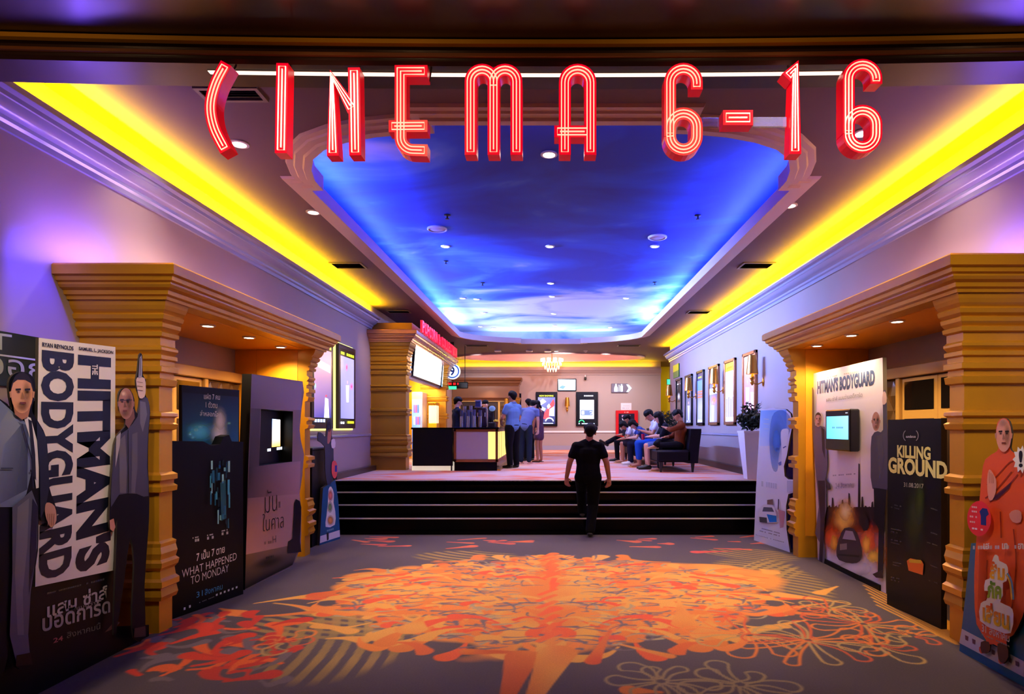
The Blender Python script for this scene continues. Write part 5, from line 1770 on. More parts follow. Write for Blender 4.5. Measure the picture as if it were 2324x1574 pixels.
A.poly([(500, 1095), (512, 1088), (514, 1175), (502, 1182)], (40, 96, 120), .7)
A.done('lower_picture', t)
A = Art(pl, .0008, .001)
for x, y in ((437, 1222), (470, 1216), (503, 1206)):
    A.smear((x, y), (x + 14, y - 3), 3, W1, 5)
    A.smear((x, y + 8), (x + 16, y + 5), 6, W1, 3)
A.done('name_lettering', t)
A = Art(pl, .0008, .001)
A.text('7 เป็น 7 ตาย', (446, 1273), (510, 1253), (446, 1252), (215, 205, 200), bold=.01)
A.text('WHAT HAPPENED', (413, 1311), (537, 1269), (413, 1293), (215, 205, 205), bold=-.008)
A.text('TO MONDAY', (433, 1326), (519, 1296), (433, 1308), (205, 196, 196), bold=-.008)
A.done('title_lettering', t)
A = Art(pl, .0008, .001)
A.text('31', (446, 1356), (460, 1351), (446, 1343), (70, 140, 190))
A.text('สิงหาคม', (465, 1350), (505, 1336), (465, 1337), (70, 140, 190))
A.done('date_lettering', t)
A = Art(pl, .0008, .001)
A.smear((452, 1368), (487, 1354), 2, (140, 140, 150), 10, .6)
for k in range(6):
    x = 490 + 9 * k
    A.poly([(x, 1352 - 3.4 * k), (x + 4, 1350.5 - 3.4 * k), (x + 4, 1346 - 3.4 * k), (x, 1347.5 - 3.4 * k)], (200, 200, 205))
for x, y in ((417, 1384), (429, 1379)):
    A.poly([(x, y), (x + 4, y - 1.5), (x + 4, y - 7), (x, y - 6)], (215, 215, 220))
A.done('sponsor_logos', t)

# ---- standee with a sunken screen
p3a, p3b = on_floor(556, 1338), on_floor(688, 1273)
pl = Plane(p3a, p3b)
t = thing('standee', 'grey and brown standee with a sunken lit screen in the left portal', 'standee', ((p3a.x + p3b.x) / 2, (p3a.y + p3b.y) / 2, 0), 'film standees on the left')
M_TV = mat('standee_print_base', C(128, 108, 112), .5)
mb = MB()
OUTL = [(571, 848), (687, 865), (690, 890), (684, 930), (680, 975), (683, 1000), (690, 1030), (686, 1080), (680, 1120), (684, 1160), (683, 1240), (664, fx(pl, 664)), (556, fx(pl, 556)), (562, 1100)]
HOLE = [(592, 927), (665, 933), (663, 1047), (588, 1057)]
mb.flat([pl.pt(x, y) for x, y in OUTL], holes=[[pl.pt(x, y) for x, y in HOLE]])
n0 = len(OUTL)
for P_, e in ((OUTL, .1), (HOLE, .12)):
    q = [pl.pt(x, y) for x, y in P_]
    r = [p - pl.N * e for p in q]
    n_ = len(q)
    mb.add(q + r, [(i, (i + 1) % n_, n_ + (i + 1) % n_, n_ + i) for i in range(n_)], 1)
mb.flat([pl.pt(x, y) - pl.N * .1 for x, y in OUTL], 1, holes=[[pl.pt(x, y) - pl.N * .1 for x, y in HOLE]])
obj('board', mb, [M_TV, M_CARDB], t)
plh = Plane(p3a, p3b, .12)
rec = obj('recessed_screen', MB().prism([pl.pt(x, y) - pl.N * .12 for x, y in HOLE], -pl.N * .03), M_CARDB, t)
A = Art(plh, .0008, .001)
A.quadgrad([(618, 950), (636, 952), (636, 1012), (617, 1014)], [(130, 190, 255), (255, 255, 255), (240, 170, 60), (250, 190, 80)])
A.quadgrad([(619, 952), (630, 953), (630, 995), (619, 996)], [(190, 225, 255), (255, 255, 255), (255, 255, 250), (230, 240, 255)])
A.smear((607, 1024), (641, 1019), 6, (220, 230, 240), 8)
A.done('picture', rec, attr_mat('bright_screen', 3.2))
A = Art(pl, .0008, .001)
A.quadgrad([(571, 850), (686, 867), (683, 930), (569, 927)], [(120, 110, 140), (140, 128, 156), (150, 134, 156), (90, 80, 104)])
A.quadgrad([(569, 926), (591, 927), (588, 1058), (565, 1062)], [(74, 66, 86), (60, 54, 72), (70, 58, 62), (40, 34, 40)])
A.quadgrad([(565, 1060), (682, 1046), (680, 1120), (562, 1130)], [(30, 26, 32), (160, 132, 142), (174, 138, 132), (76, 60, 60)])
A.quadgrad([(562, 1130), (680, 1120), (683, 1235), (558, 1260)], [(130, 100, 90), (180, 148, 142), (172, 138, 132), (214, 154, 104)])
A.quadgrad([(558, 1258), (682, 1232), (664, 1281), (556, 1336)], [(150, 110, 60), (120, 98, 92), (16, 14, 14), (14, 12, 12)])
A.blob(610, 1275, 46, 16, (50, 42, 22), .8, 0, rot=-.3)
INK = (44, 32, 32)
A.text('มัน', (601, 1165), (629, 1158), (601, 1112), INK, bold=-.01)
A.smear((632, 1152), (643, 1150), 14, (110, 88, 86), 2, .5)
A.text('ในศาล', (596, 1206), (644, 1196), (596, 1166), INK, bold=-.01)
A.text('H', (619, 1232), (627, 1230), (619, 1216), (100, 78, 76))
A.smear((600, 1235), (617, 1232), 6, (110, 88, 86), 4, .5)
A.smear((604, 1268), (630, 1262), 5, (80, 62, 58), 7, .7)
A.poly([(668, 1142), (672, 1132), (680, 1136), (684, 1150), (682, 1200), (681, 1228), (684, 1252), (653, 1255), (654, 1228), (664, 1222), (666, 1180)], (24, 18, 24))
A.done('printed_picture', t)

# ---- small blue standee and a black box by the stairs on the left
p4a, p4b = on_floor(725, 1237), on_floor(772, 1222)
pl = Plane(p4a, p4b)
t = thing('standee', 'small blue standee with a raised-arm cutout figure, at the left foot of the stairs', 'standee', ((p4a.x + p4b.x) / 2, (p4a.y + p4b.y) / 2, 0), 'film standees on the left')
board(pl, [(733, 1107), (761, 1088), (768, 1137), (772, fx(pl, 772)), (725, fx(pl, 725))], 'blue_base', mat('blue_card', C(20, 82, 130), .45), t, .04, m_side=M_CARDE)
fg = board(pl, [(743, 1100), (738, 1060), (737, 1012), (722, 1000), (723, 980), (732, 984), (740, 990), (743, 955), (752, 952), (753, 985), (757, 1020), (756, 1086)], 'cutout_figure', mat('navy_print', C(40, 42, 66), .45), t, .012, 2, M_CARDE)
A = Art(pl, .0008, .001)
A.poly([(743, 1006), (745, 975), (752, 975), (750, 1000)], (190, 120, 105), sm=2)
A.blob(747, 968, 5, 12, (44, 42, 56), 1, .5)
A.done('printed_figure', fg)
A = Art(pl, .0008, .001)
A.poly([(746, 1109), (752, 1104), (758, 1120), (757, 1140), (761, 1160), (760, 1190), (739, 1195), (741, 1170), (744, 1140)], (225, 220, 220), sm=2)
A.blob(750, 1124, 6, 14, (225, 120, 110), 1, .3)
A.blob(749, 1150, 6, 13, (110, 150, 80), 1, .3)
A.blob(750, 1180, 8, 12, (230, 150, 60), 1, .3)
A.smear((742, 1206), (758, 1201), 4, (150, 190, 210), 4)
A.poly([(727, 1216), (771, 1202), (771.5, 1217), (726, 1232)], (215, 210, 225))
A.poly([(741, 1209), (746, 1208), (746, 1224), (742, 1226)], (40, 30, 34))
A.poly([(754, 1048), (762, 1046), (766, 1060), (764, 1080), (758, 1085), (753, 1072)], (235, 90, 90), sm=3)
A.poly([(760, 1056), (765, 1055), (765, 1070), (760, 1070)], (60, 60, 160))
A.poly([(752, 998), (760, 996), (761, 1014), (753, 1016)], (225, 220, 235), sm=2)
A.done('printed_title', t)
t = thing('display_box', 'tall black box behind the small blue standee at the left wall', 'box', (-3.5, 8.6, 0))
obj('body', MB().bbox(-3.72, -3.26, 8.42, 9.0, 0, 1.33, .01), M_CARDB, t)
obj('lid', MB().bbox(-3.73, -3.25, 8.41, 9.01, 1.33, 1.36, .006), mat('dark_plastic', C(26, 24, 32), .4), t)

# ---- pale blue face standee by the right portal
p5a, p5b = on_floor(1711, 1225), on_floor(1793, 1253)
pl = Plane(p5a, p5b)
plr = Plane(p5a, p5b, .16)
t = thing('standee', 'pale blue standee with a large profile face and small car, right of the stairs', 'standee', ((p5a.x + p5b.x) / 2, (p5a.y + p5b.y) / 2, 0), 'film standees on the right')
board(plr, [(1770, 946), (1805, 950), (1809, 1090), (1806, 1150), (1808, fx(plr, 1808)), (1770, fx(plr, 1770))], 'rear_panel', mat('violet_card', C(96, 72, 176), .5), t, .02)
OUTF = [(1726, 929), (1755, 925), (1783, 928), (1794, 938), (1799, 962), (1792, 996), (1786, 1032), (1779, 1058), (1781, 1080), (1789, 1087), (1803, 1088), (1804, 1116), (1789, 1121), (1784, 1147), (1785, 1201), (1793, fx(pl, 1793)), (1711, fx(pl, 1711)), (1716, 1104)]
board(pl, OUTF, 'front_panel', mat('pale_card', C(214, 218, 238), .4), t, .025, m_side=M_CARDE)
A = Art(pl, .0008, .001)
A.quadgrad([(1726, 931), (1785, 929), (1785, 1010), (1723, 1012)], [(130, 185, 245), (110, 165, 240), (150, 180, 240), (200, 218, 248)])
A.poly([(1752, 945), (1770, 930), (1788, 938), (1796, 960), (1790, 985), (1776, 1000), (1768, 1030), (1764, 1068), (1752, 1060), (1746, 1000)], (84, 138, 222), .45, sm=3)
A.blob(1762, 1000, 22, 66, (70, 130, 220), .7, 0)
A.poly([(1772, 980), (1782, 972), (1790, 976), (1787, 1000), (1784, 1030), (1776, 1050), (1774, 1020)], (236, 238, 250), .85, sm=3)
A.line([(1777, 1016), (1784, 1012)], 2.6, (70, 80, 140))
A.blob(1764, 1018, 6, 4, (40, 80, 170), .8, 0)
A.line([(1764, 1010), (1771, 1012)], 2, (50, 80, 160))
A.poly([(1766, 1050), (1773, 1046), (1773, 1055), (1768, 1056)], (90, 110, 190), .9)
for k in range(3):
    A.line([(1733, 950 + 11 * k), (1745, 951 + 11 * k)], 1.5, (215, 230, 250), .8)
A.smear((1728, 1103), (1764, 1109), 12, (200, 206, 232), 7, .7)
A.poly([(1786, 1090), (1802, 1091), (1802, 1114), (1786, 1117)], (190, 200, 235), .8)
A.blob(1748, 1165, 36, 22, (205, 170, 185), .8, 0)
A.poly([(1722, 1162), (1728, 1150), (1734, 1144), (1754, 1146), (1760, 1160), (1764, 1180), (1760, 1186), (1722, 1182)], (206, 208, 218), sm=2)
A.poly([(1733, 1150), (1752, 1151), (1757, 1161), (1730, 1160)], (90, 92, 112))
A.poly([(1740, 1166), (1762, 1170), (1763, 1184), (1746, 1184)], (36, 116, 200))
A.poly([(1741, 1134), (1754, 1132), (1755, 1145), (1741, 1144)], (120, 96, 86))
A.poly([(1723, 1172), (1740, 1174), (1741, 1186), (1724, 1184)], (70, 70, 80))
A.line([(1767, 1132), (1766, 1156)], 2.4, (70, 40, 60))
A.poly([(1766, 1155), (1782, 1160), (1778, 1196), (1770, 1198)], (190, 110, 120), .6)
A.smear((1726, 1199), (1770, 1211), 2.5, (120, 110, 140), 16, .8)
A.smear((1724, 1205), (1770, 1217), 2.5, (120, 110, 140), 16, .8)
A.smear((1715, 1214), (1780, 1231), 1.8, (150, 150, 180), 18, .5)
A.done('printed_picture', t)

# ---- white standee with a television in the right portal
pl = Plane((3.32, 7.6, 0), (3.32, 6.05, 0))
t = thing('standee', 'white standee with blue block title, two men, burning car and a television', 'standee', (3.32, 6.8, 0), 'film standees on the right')
M_WB = mat('white_gloss_card', C(216, 210, 222), .22)
board(pl, [(1842, 848), (2003, 811), (2011, fx(pl, 2011)), (1856, fx(pl, 1856))], 'board', M_WB, t, .04, m_side=M_CARDE)
obj('foot_strip', MB().box(3.305, 3.319, 6.2, 7.6, 0, .06), M_CARDB, t)
A = Art(pl, .0008, .001)
A.text("HITMAN'S BODYGUARD", (1855, 894), (1985, 873), (1855, 864), (84, 104, 150), bold=.05, col2=(54, 66, 100))
A.smear((1878, 858), (1900, 853), 3, (180, 170, 170), 8, .7)
A.smear((1915, 850), (1950, 843), 3, (180, 170, 170), 8, .7)
A.text('แสบ ซ่าส์ แบบว่าบอดี้การ์ด', (1875, 911), (1957, 900), (1875, 901), (110, 110, 125))
A.smear((1890, 1080), (1942, 1076), 3, (160, 155, 175), 12, .6)
A.text('24 สิงหาคม', (1896, 1108), (1938, 1106), (1896, 1096), (130, 128, 150))
sky = [(1872, 1170)]
for k in range(17):
    x = 1872 + 7.5 * k
    h = 1172 - rnd.uniform(18, 55) * (1.4 if k == 10 else 1) - (45 if k == 10 else 0)
    sky += [(x, 1150), (x + 1, h), (x + 4, h + rnd.uniform(-3, 3)), (x + 5.5, 1150)]
sky += [(2004, 1150), (2004, 1205), (1872, 1205)]
A.poly(sky, (40, 26, 32))
A.quadgrad([(1870, 1190), (2006, 1190), (2008, 1250), (1868, 1235)], [(60, 24, 28, .95), (60, 24, 30, .95), (236, 120, 60, .0), (220, 120, 60, .0)])
A.blob(1915, 1180, 40, 48, (255, 220, 90), 1, 0, (235, 90, 40), wob=.3)
A.blob(1918, 1160, 24, 34, (255, 240, 170), .95, 0, (250, 180, 60), wob=.3)
A.blob(1888, 1222, 30, 46, (240, 90, 40), 1, 0, (200, 40, 20), wob=.3)
A.blob(1893, 1232, 14, 30, (255, 190, 60), .9, 0, wob=.3)
A.blob(1970, 1228, 32, 54, (245, 110, 45), 1, 0, (210, 40, 30), wob=.3)
A.blob(1966, 1236, 14, 34, (255, 200, 80), .9, 0, wob=.3)
A.blob(1998, 1260, 22, 60, (250, 150, 50), .9, 0, (210, 60, 40), wob=.3)
A.blob(1982, 1262, 22, 22, (255, 215, 70), .95, 0, wob=.3)
A.blob(1940, 1290, 60, 26, (238, 225, 228), .9, 0)
A.poly([(1898, 1250), (1904, 1222), (1916, 1198), (1938, 1200), (1950, 1224), (1956, 1250), (1952, 1272), (1934, 1278), (1904, 1270)], (62, 50, 54), sm=2)
A.poly([(1912, 1222), (1919, 1203), (1935, 1205), (1943, 1226)], (150, 140, 150))
A.poly([(1906, 1234), (1922, 1232), (1922, 1246), (1906, 1248)], (150, 135, 140), .8)
A.line([(1902, 1258), (1950, 1262)], 4, (26, 20, 24))
A.poly([(1950, 1180), (1958, 1166), (1968, 1172), (1972, 1196), (1960, 1204)], (40, 30, 34), sm=2)
# figures printed at the two edges
for fig in (0, 1):
    if fig == 0:
        A.poly([(1850, 965), (1872, 968), (1876, 1010), (1878, 1060), (1874, 1084), (1876, 1150), (1868, 1200), (1872, 1250), (1870, 1278), (1858, 1274), (1860, 1230), (1850, 1210), (1858, 1150), (1852, 1080), (1846, 1010), (1842, 960), (1838, 905), (1842, 880), (1847, 885), (1848, 930)], (98, 94, 112), sm=2)
        A.poly([(1864, 968), (1871, 975), (1872, 1040), (1866, 1020)], (30, 28, 40))
        A.poly([(1872, 1085), (1884, 1098), (1886, 1110), (1878, 1112)], (60, 50, 54))
        A.poly([(1856, 1090), (1872, 1090), (1872, 1180), (1866, 1276), (1860, 1274), (1862, 1180)], (40, 36, 54))
        head(A, 1857, 952, 7.5, 15, (196, 150, 136), (40, 28, 28), (80, 54, 50))
    else:
        A.poly([(1978, 990), (1992, 978), (2004, 975), (2003, 900), (2008, 884), (2012, 905), (2014, 980), (2016, 1060), (2013, 1112), (1980, 1108), (1976, 1050)], (70, 68, 84), sm=2)
        A.poly([(1990, 990), (2002, 984), (2006, 1040), (1996, 1090)], (96, 94, 110), .6)
        A.poly([(1983, 1106), (2012, 1110), (2006, 1200), (2004, 1300), (1992, 1306), (1994, 1200), (1984, 1180)], (20, 18, 28))
        A.poly([(1980, 1302), (2003, 1292), (2004, 1312), (1988, 1310)], (60, 42, 36))
        A.poly([(2002, 905), (2005, 888), (2011, 892), (2012, 912), (2004, 918)], (210, 180, 170), sm=2)
        head(A, 1988, 955, 9, 21, (176, 130, 112), None, (120, 92, 84))
A.done('printed_picture', t)
ptv = pl.pt(1900, 975)
ptv_ = Plane((3.2, 7.5, 0), (3.2, 6.0, 0))
A0, A1 = ptv_.pt(1873, 975), ptv_.pt(1929, 975)
zt, zb = ptv_.pt(1900, 929).z, ptv_.pt(1900, 1022).z
tv = thing('television', 'small black television hung on the white standee, blue screen lit', 'television', (3.25, (A0.y + A1.y) / 2, zb))
obj('housing', MB().bbox(3.2, 3.31, A1.y, A0.y, zb, zt, .012), M_FRB, tv)
A = Art(Plane((3.199, A0.y, 0), (3.199, A1.y, 0)), .0008, .001)
f = lambda u, v: (CX + F * 3.199 / (A0.y + (A1.y - A0.y) * u), CY - (zb + (zt - zb) * v - E) * F / (A0.y + (A1.y - A0.y) * u))
A.quadgrad([f(.06, .84), f(.94, .84), f(.94, .28), f(.06, .28)], [(100, 200, 240), (150, 220, 250), (120, 205, 245), (90, 190, 235)])
A.smear(f(.3, .54), f(.75, .54), 4, (70, 110, 140), 8, .8)
A.smear(f(.8, .9), f(.92, .9), 2, (200, 210, 220), 4)
A.done('screen', tv, SCREEN)

# ---- black standee beside it
pl = Plane((3.13, 5.75, 0), (3.19, 4.95, 0))
t = thing('standee', 'black standee with yellow two-line title beside the near right pilaster', 'standee', (3.15, 5.35, 0), 'film standees on the right')
board(pl, [(2015, 952), (2136, 949), (2136, fx(pl, 2136)), (2013, fx(pl, 2013))], 'board', mat('charcoal_card', C(15, 15, 19), .35, spec=.2), t, .05)
A = Art(pl, .0008, .001)
A.blob(2076, 1180, 30, 110, (58, 66, 44), .8, 0)
A.blob(2088, 1130, 12, 60, (88, 104, 56), .5, 0)
A.text('KILLING', (2036, 1037), (2112, 1044), (2036, 1009), (222, 214, 130), bold=.04)
A.text('GROUND', (2016, 1072), (2150, 1088), (2016, 1036), (222, 214, 130), bold=.045)
A.text('31.08.2017', (2051, 1104), (2096, 1108), (2051, 1094), (168, 164, 140), bold=.01)
A.text('sundance', (2056, 993), (2078, 993), (2056, 987), (190, 188, 190), bold=.02)
A.line(arc(2060, 988, 10, 120, 240, 8, 13), 1.6, (150, 150, 150))
A.line(arc(2074, 988, 10, -60, 60, 8, 13), 1.6, (150, 150, 150))
A.poly([(2058, 1272), (2066, 1266), (2092, 1272), (2096, 1280), (2094, 1304), (2062, 1294)], (222, 110, 40), sm=1)
A.poly([(2062, 1268), (2090, 1270), (2092, 1278), (2064, 1276)], (226, 190, 60), .8)
for y in (1145, 1200, 1225, 1275, 1310):
    A.smear((2022, y), (2046, y + 5), 2.5, (110, 110, 112), 6, .5)
    A.smear((2022, y + 6), (2042, y + 11), 2.5, (100, 100, 104), 5, .4)
    A.smear((2104, y + 6), (2128, y + 14), 2.5, (110, 110, 112), 6, .5)
A.done('printed_picture', t)

# ---- orange robe standee at the right edge
pl = Plane((3.01, 4.56, 0), (3.0, 3.2, 0))
t = thing('standee', 'blue standee with a cutout monk in an orange robe, at the right edge', 'standee', (3.0, 4.0, 0), 'film standees on the right')
board(pl, [(2204, 1232), (2560, 1222), (2560, fx(pl, 2560)), (2177, fx(pl, 2177))], 'blue_base', mat('deep_blue_card', C(22, 96, 132), .45), t, .04, m_side=M_CARDE)
plm = Plane((2.98, 4.56, 0), (2.97, 3.2, 0))
OUTM = [(2277, 948), (2290, 956), (2296, 985), (2292, 1014), (2300, 1026), (2330, 1040), (2350, 1080), (2356, 1180), (2350, 1260), (2340, 1330), (2320, 1400), (2300, 1440), (2284, 1452), (2288, 1490), (2276, 1505), (2266, 1500), (2264, 1466), (2246, 1462), (2244, 1478), (2226, 1482), (2222, 1468), (2238, 1452), (2216, 1415), (2211, 1340), (2213, 1260), (2222, 1150), (2228, 1080), (2236, 1042), (2262, 1024), (2266, 1010), (2260, 985), (2264, 958)]
man = board(plm, OUTM, 'cutout_monk', mat('robe_print', C(226, 84, 28), .45), t, .012, 2, M_CARDE)
A = Art(plm, .0008, .001)
A.poly([(2226, 1456), (2244, 1456), (2246, 1476), (2228, 1481)], (92, 58, 44), sm=2)
A.poly([(2264, 1460), (2284, 1462), (2288, 1490), (2276, 1504), (2266, 1494)], (92, 58, 44), sm=2)
for q in ([(2240, 1100), (2262, 1080), (2290, 1050), (2300, 1046)], [(2236, 1130), (2262, 1110), (2296, 1070)], [(2246, 1138), (2280, 1110), (2310, 1076)], [(2240, 1270), (2236, 1330), (2240, 1420)], [(2300, 1200), (2306, 1280), (2296, 1380)], [(2270, 1160), (2272, 1220)]):
    A.line(q, 3, (150, 44, 24), .9, sm=4)
A.poly([(2246, 1134), (2262, 1120), (2296, 1092), (2290, 1108), (2262, 1134)], (70, 30, 60), .8)
A.poly([(2222, 1240), (2240, 1250), (2236, 1420), (2218, 1400)], (196, 66, 24), .6)
A.poly([(2243, 1130), (2240, 1090), (2244, 1066), (2250, 1068), (2256, 1078), (2261, 1090), (2260, 1116), (2252, 1134)], (222, 150, 136), sm=2)
for k in range(3):
    A.line([(2245 + 4 * k, 1070 + 3 * k), (2246 + 4 * k, 1096)], 1, (170, 100, 90))
A.poly([(2290, 1166), (2304, 1156), (2318, 1162), (2316, 1184), (2298, 1184)], (214, 140, 124), sm=2)
head(A, 2278, 986, 17.5, 36, (216, 150, 134), None)
A.blob(2276, 958, 15, 13, (150, 120, 130), .6, 0)
A.done('printed_robe', man)
A = Art(plm, .0012, .042)
A.poly([(2222 + 27 * math.cos(a), 1176 + 40 * math.sin(a)) for a in np.linspace(0, 6.283, 25)[:-1]], (232, 52, 66))
A.poly([(2223, 1160), (2230, 1152), (2240, 1154), (2244, 1166), (2238, 1172), (2238, 1192), (2226, 1190), (2226, 1170)], (30, 50, 130), sm=1)
for y in (1150, 1160, 1172, 1184):
    A.smear((2201, y + 1), (2218, y + 3), 4, (245, 200, 205), 4)
A.smear((2206, 1200), (2232, 1204), 4, (250, 230, 230), 4)
A.done('round_sticker', t)
A = Art(plm, .0012, .036)
c_, pts = (2318, 1042), []
for k in range(22):
    a = 2 * math.pi * k / 22
    r = (1.0 if k % 2 else .72)
    pts.append((c_[0] + 20 * r * math.cos(a), c_[1] + 32 * r * math.sin(a)))
A.poly(pts, (232, 228, 226))
A.text('!', (2312, 1060), (2321, 1060), (2312, 1022), (26, 26, 50), bold=.03)
A.done('speech_burst', t)
A = Art(plm, .0012, .042)
WO = (226, 222, 206)
A.poly([(2250, 1290), (2252, 1272), (2258, 1258), (2266, 1262), (2268, 1272), (2284, 1280), (2288, 1296), (2284, 1318), (2276, 1322), (2276, 1350), (2270, 1366), (2292, 1376), (2300, 1392), (2294, 1436), (2262, 1430), (2224, 1408), (2226, 1368), (2238, 1362), (2246, 1340), (2234, 1340), (2236, 1316), (2246, 1312)], WO, sm=2)
A.text('ส้ม', (2246, 1312), (2280, 1318), (2246, 1272), (216, 80, 40), bold=.04, col2=(240, 190, 40))
A.text('ภัค', (2240, 1356), (2272, 1360), (2240, 1316), (60, 130, 50), bold=.04, col2=(150, 180, 40))
A.text('เสี่ยน', (2230, 1408), (2290, 1430), (2230, 1362), (214, 60, 36), bold=.04, col2=(226, 190, 40))
A.line([(2286, 1300), (2296, 1320), (2300, 1360)], 4, (80, 150, 200), .9, sm=3)
A.line([(2283, 1303), (2292, 1322), (2296, 1360)], 3, (230, 190, 60), .9, sm=3)
A.done('title_cutout', t)
A = Art(plm, .0012, .034)
A.text('31 สิงหาคม', (2228, 1432), (2291, 1457), (2228, 1415), (222, 214, 210), bold=.01)
A.smear((2228, 1440), (2292, 1468), 3, (180, 180, 180), 12, .6)
A.smear((2208, 1246), (2330, 1244), 8, (206, 196, 190), 22, .8)
for x in (2232, 2274, 2310):
    A.text('เฮ' if x == 2232 else 'เท' if x == 2274 else 'ฮา', (x, 1246), (x + 13, 1246), (x, 1232), (226, 216, 210), bold=.03)
A.done('date_lettering', t)
plw = Plane((3.009, 4.56, 0), (2.999, 3.2, 0))
A = Art(plw, .0008, .001)
A.poly([(2183, 1426), (2324, 1500), (2420, 1551), (2420, 1590), (2324, 1536), (2177, 1458)], (206, 200, 196))
for x, y in ((2194, 1446), (2210, 1454), (2254, 1478), (2292, 1496), (2308, 1504)):
    A.poly([(x - 4, y - 6), (x + 4, y - 2), (x + 3, y + 8), (x - 3, y + 5)], (110, 70, 80))
A.blob(2304, 1345, 10, 22, (40, 130, 190), .8, .2)
A.done('sponsor_strip', t)
# ================================================================== PEOPLE
def capsule(mb, p0, p1, r0, r1, flat=1.0, side=(1, 0, 0), n=12):
    """tapered round-ended limb; flat < 1 squeezes it across the direction normal to side"""
    p0, p1 = Vector(p0), Vector(p1)
    ax = p1 - p0
    L = ax.length
    ax = ax.normalized() if L > 1e-6 else Vector((0, 0, 1))
    s = Vector(side)
    s = s - ax * s.dot(ax)
    if s.length < 1e-4:
        s = ax.orthogonal()
    s.normalize()
    t = ax.cross(s)
    rings = []
    for k in range(4):
        a = math.radians(8 + 82 * k / 3)
        rings.append((p0 - ax * r0 * math.cos(a) * (flat if flat < 1 else 1), r0 * math.sin(a)))
    for k in range(4):
        a = math.radians(90 - 82 * k / 3)
        rings.append((p1 + ax * r1 * math.cos(a) * (flat if flat < 1 else 1), r1 * math.sin(a)))
    mb.loft([[c + (s * math.cos(2 * math.pi * j / n) + t * math.sin(2 * math.pi * j / n) * flat) * r for j in range(n)] for c, r in rings], caps=True)


def melt(mb, voxel, smooth=3):
    """fuse overlapping closed pieces into one continuous skin"""
    me = bpy.data.meshes.new('melt')
    me.from_pydata([tuple(p) for p in mb.v], [], mb.f)
    o = bpy.data.objects.new('melt', me)
    COL.objects.link(o)
    m = o.modifiers.new('r', 'REMESH')
    m.mode = 'VOXEL'
    m.voxel_size = voxel
    m2 = o.modifiers.new('s', 'SMOOTH')
    m2.factor = .5
    m2.iterations = smooth
    dg = bpy.context.evaluated_depsgraph_get()
    e = bpy.data.meshes.new_from_object(o.evaluated_get(dg))
    out = MB()
    out.add([v.co[:] for v in e.vertices], [tuple(p.vertices) for p in e.polygons])
    bpy.data.objects.remove(o)
    bpy.data.meshes.remove(me)
    bpy.data.meshes.remove(e)
    return out


STAND = dict(pel=(0, 0, .95), wai=(0, 0, 1.08), che=(0, .0, 1.26), nek=(0, -.01, 1.42), hd=(0, .02, 1.585),
             sL=(-.18, -.005, 1.385), eL=(-.235, -.03, 1.11), wL=(-.245, .03, .87), sR=(.18, -.005, 1.385), eR=(.235, -.03, 1.11), wR=(.245, .03, .87),
             hL=(-.09, 0, .90), kL=(-.1, .015, .49), aL=(-.1, -.02, .085), hR=(.09, 0, .90), kR=(.1, .015, .49), aR=(.1, -.02, .085), tL=(-.12, .15, .03), tR=(.12, .15, .03), hL_=(0, -.2, -1), hR_=(0, -.2, -1))
SIT = dict(pel=(0, 0, .54), wai=(0, .0, .66), che=(0, .04, .85), nek=(0, .08, 1.0), hd=(0, .14, 1.15), sL=(-.175, .06, .97), eL=(-.22, .16, .74), wL=(-.1, .36, .72), sR=(.175, .06, .97), eR=(.22, .16, .74), wR=(.1, .36, .72),
           hL=(-.09, .03, .53), kL=(-.1, .44, .52), aL=(-.1, .42, .085), hR=(.09, .03, .53), kR=(.1, .44, .52), aR=(.1, .42, .085), tL=(-.12, .6, .03), tR=(.12, .6, .03))
SKIN = mat('skin', C(176, 118, 88), .5)
SKINL = mat('light_skin', C(214, 164, 140), .5)
M_HAIR = mat('black_hair', C(9, 7, 9), .6, bump=.4, bscale=90, spec=.15)
M_SHOE = mat('dark_shoes', C(22, 18, 20), .4)
M_SOLE = mat('tan_sandals', C(205, 160, 100), .5)
M_EYE = mat('dark_eye', C(20, 14, 14), .2)
M_LIP = mat('lips', C(150, 74, 70), .45)


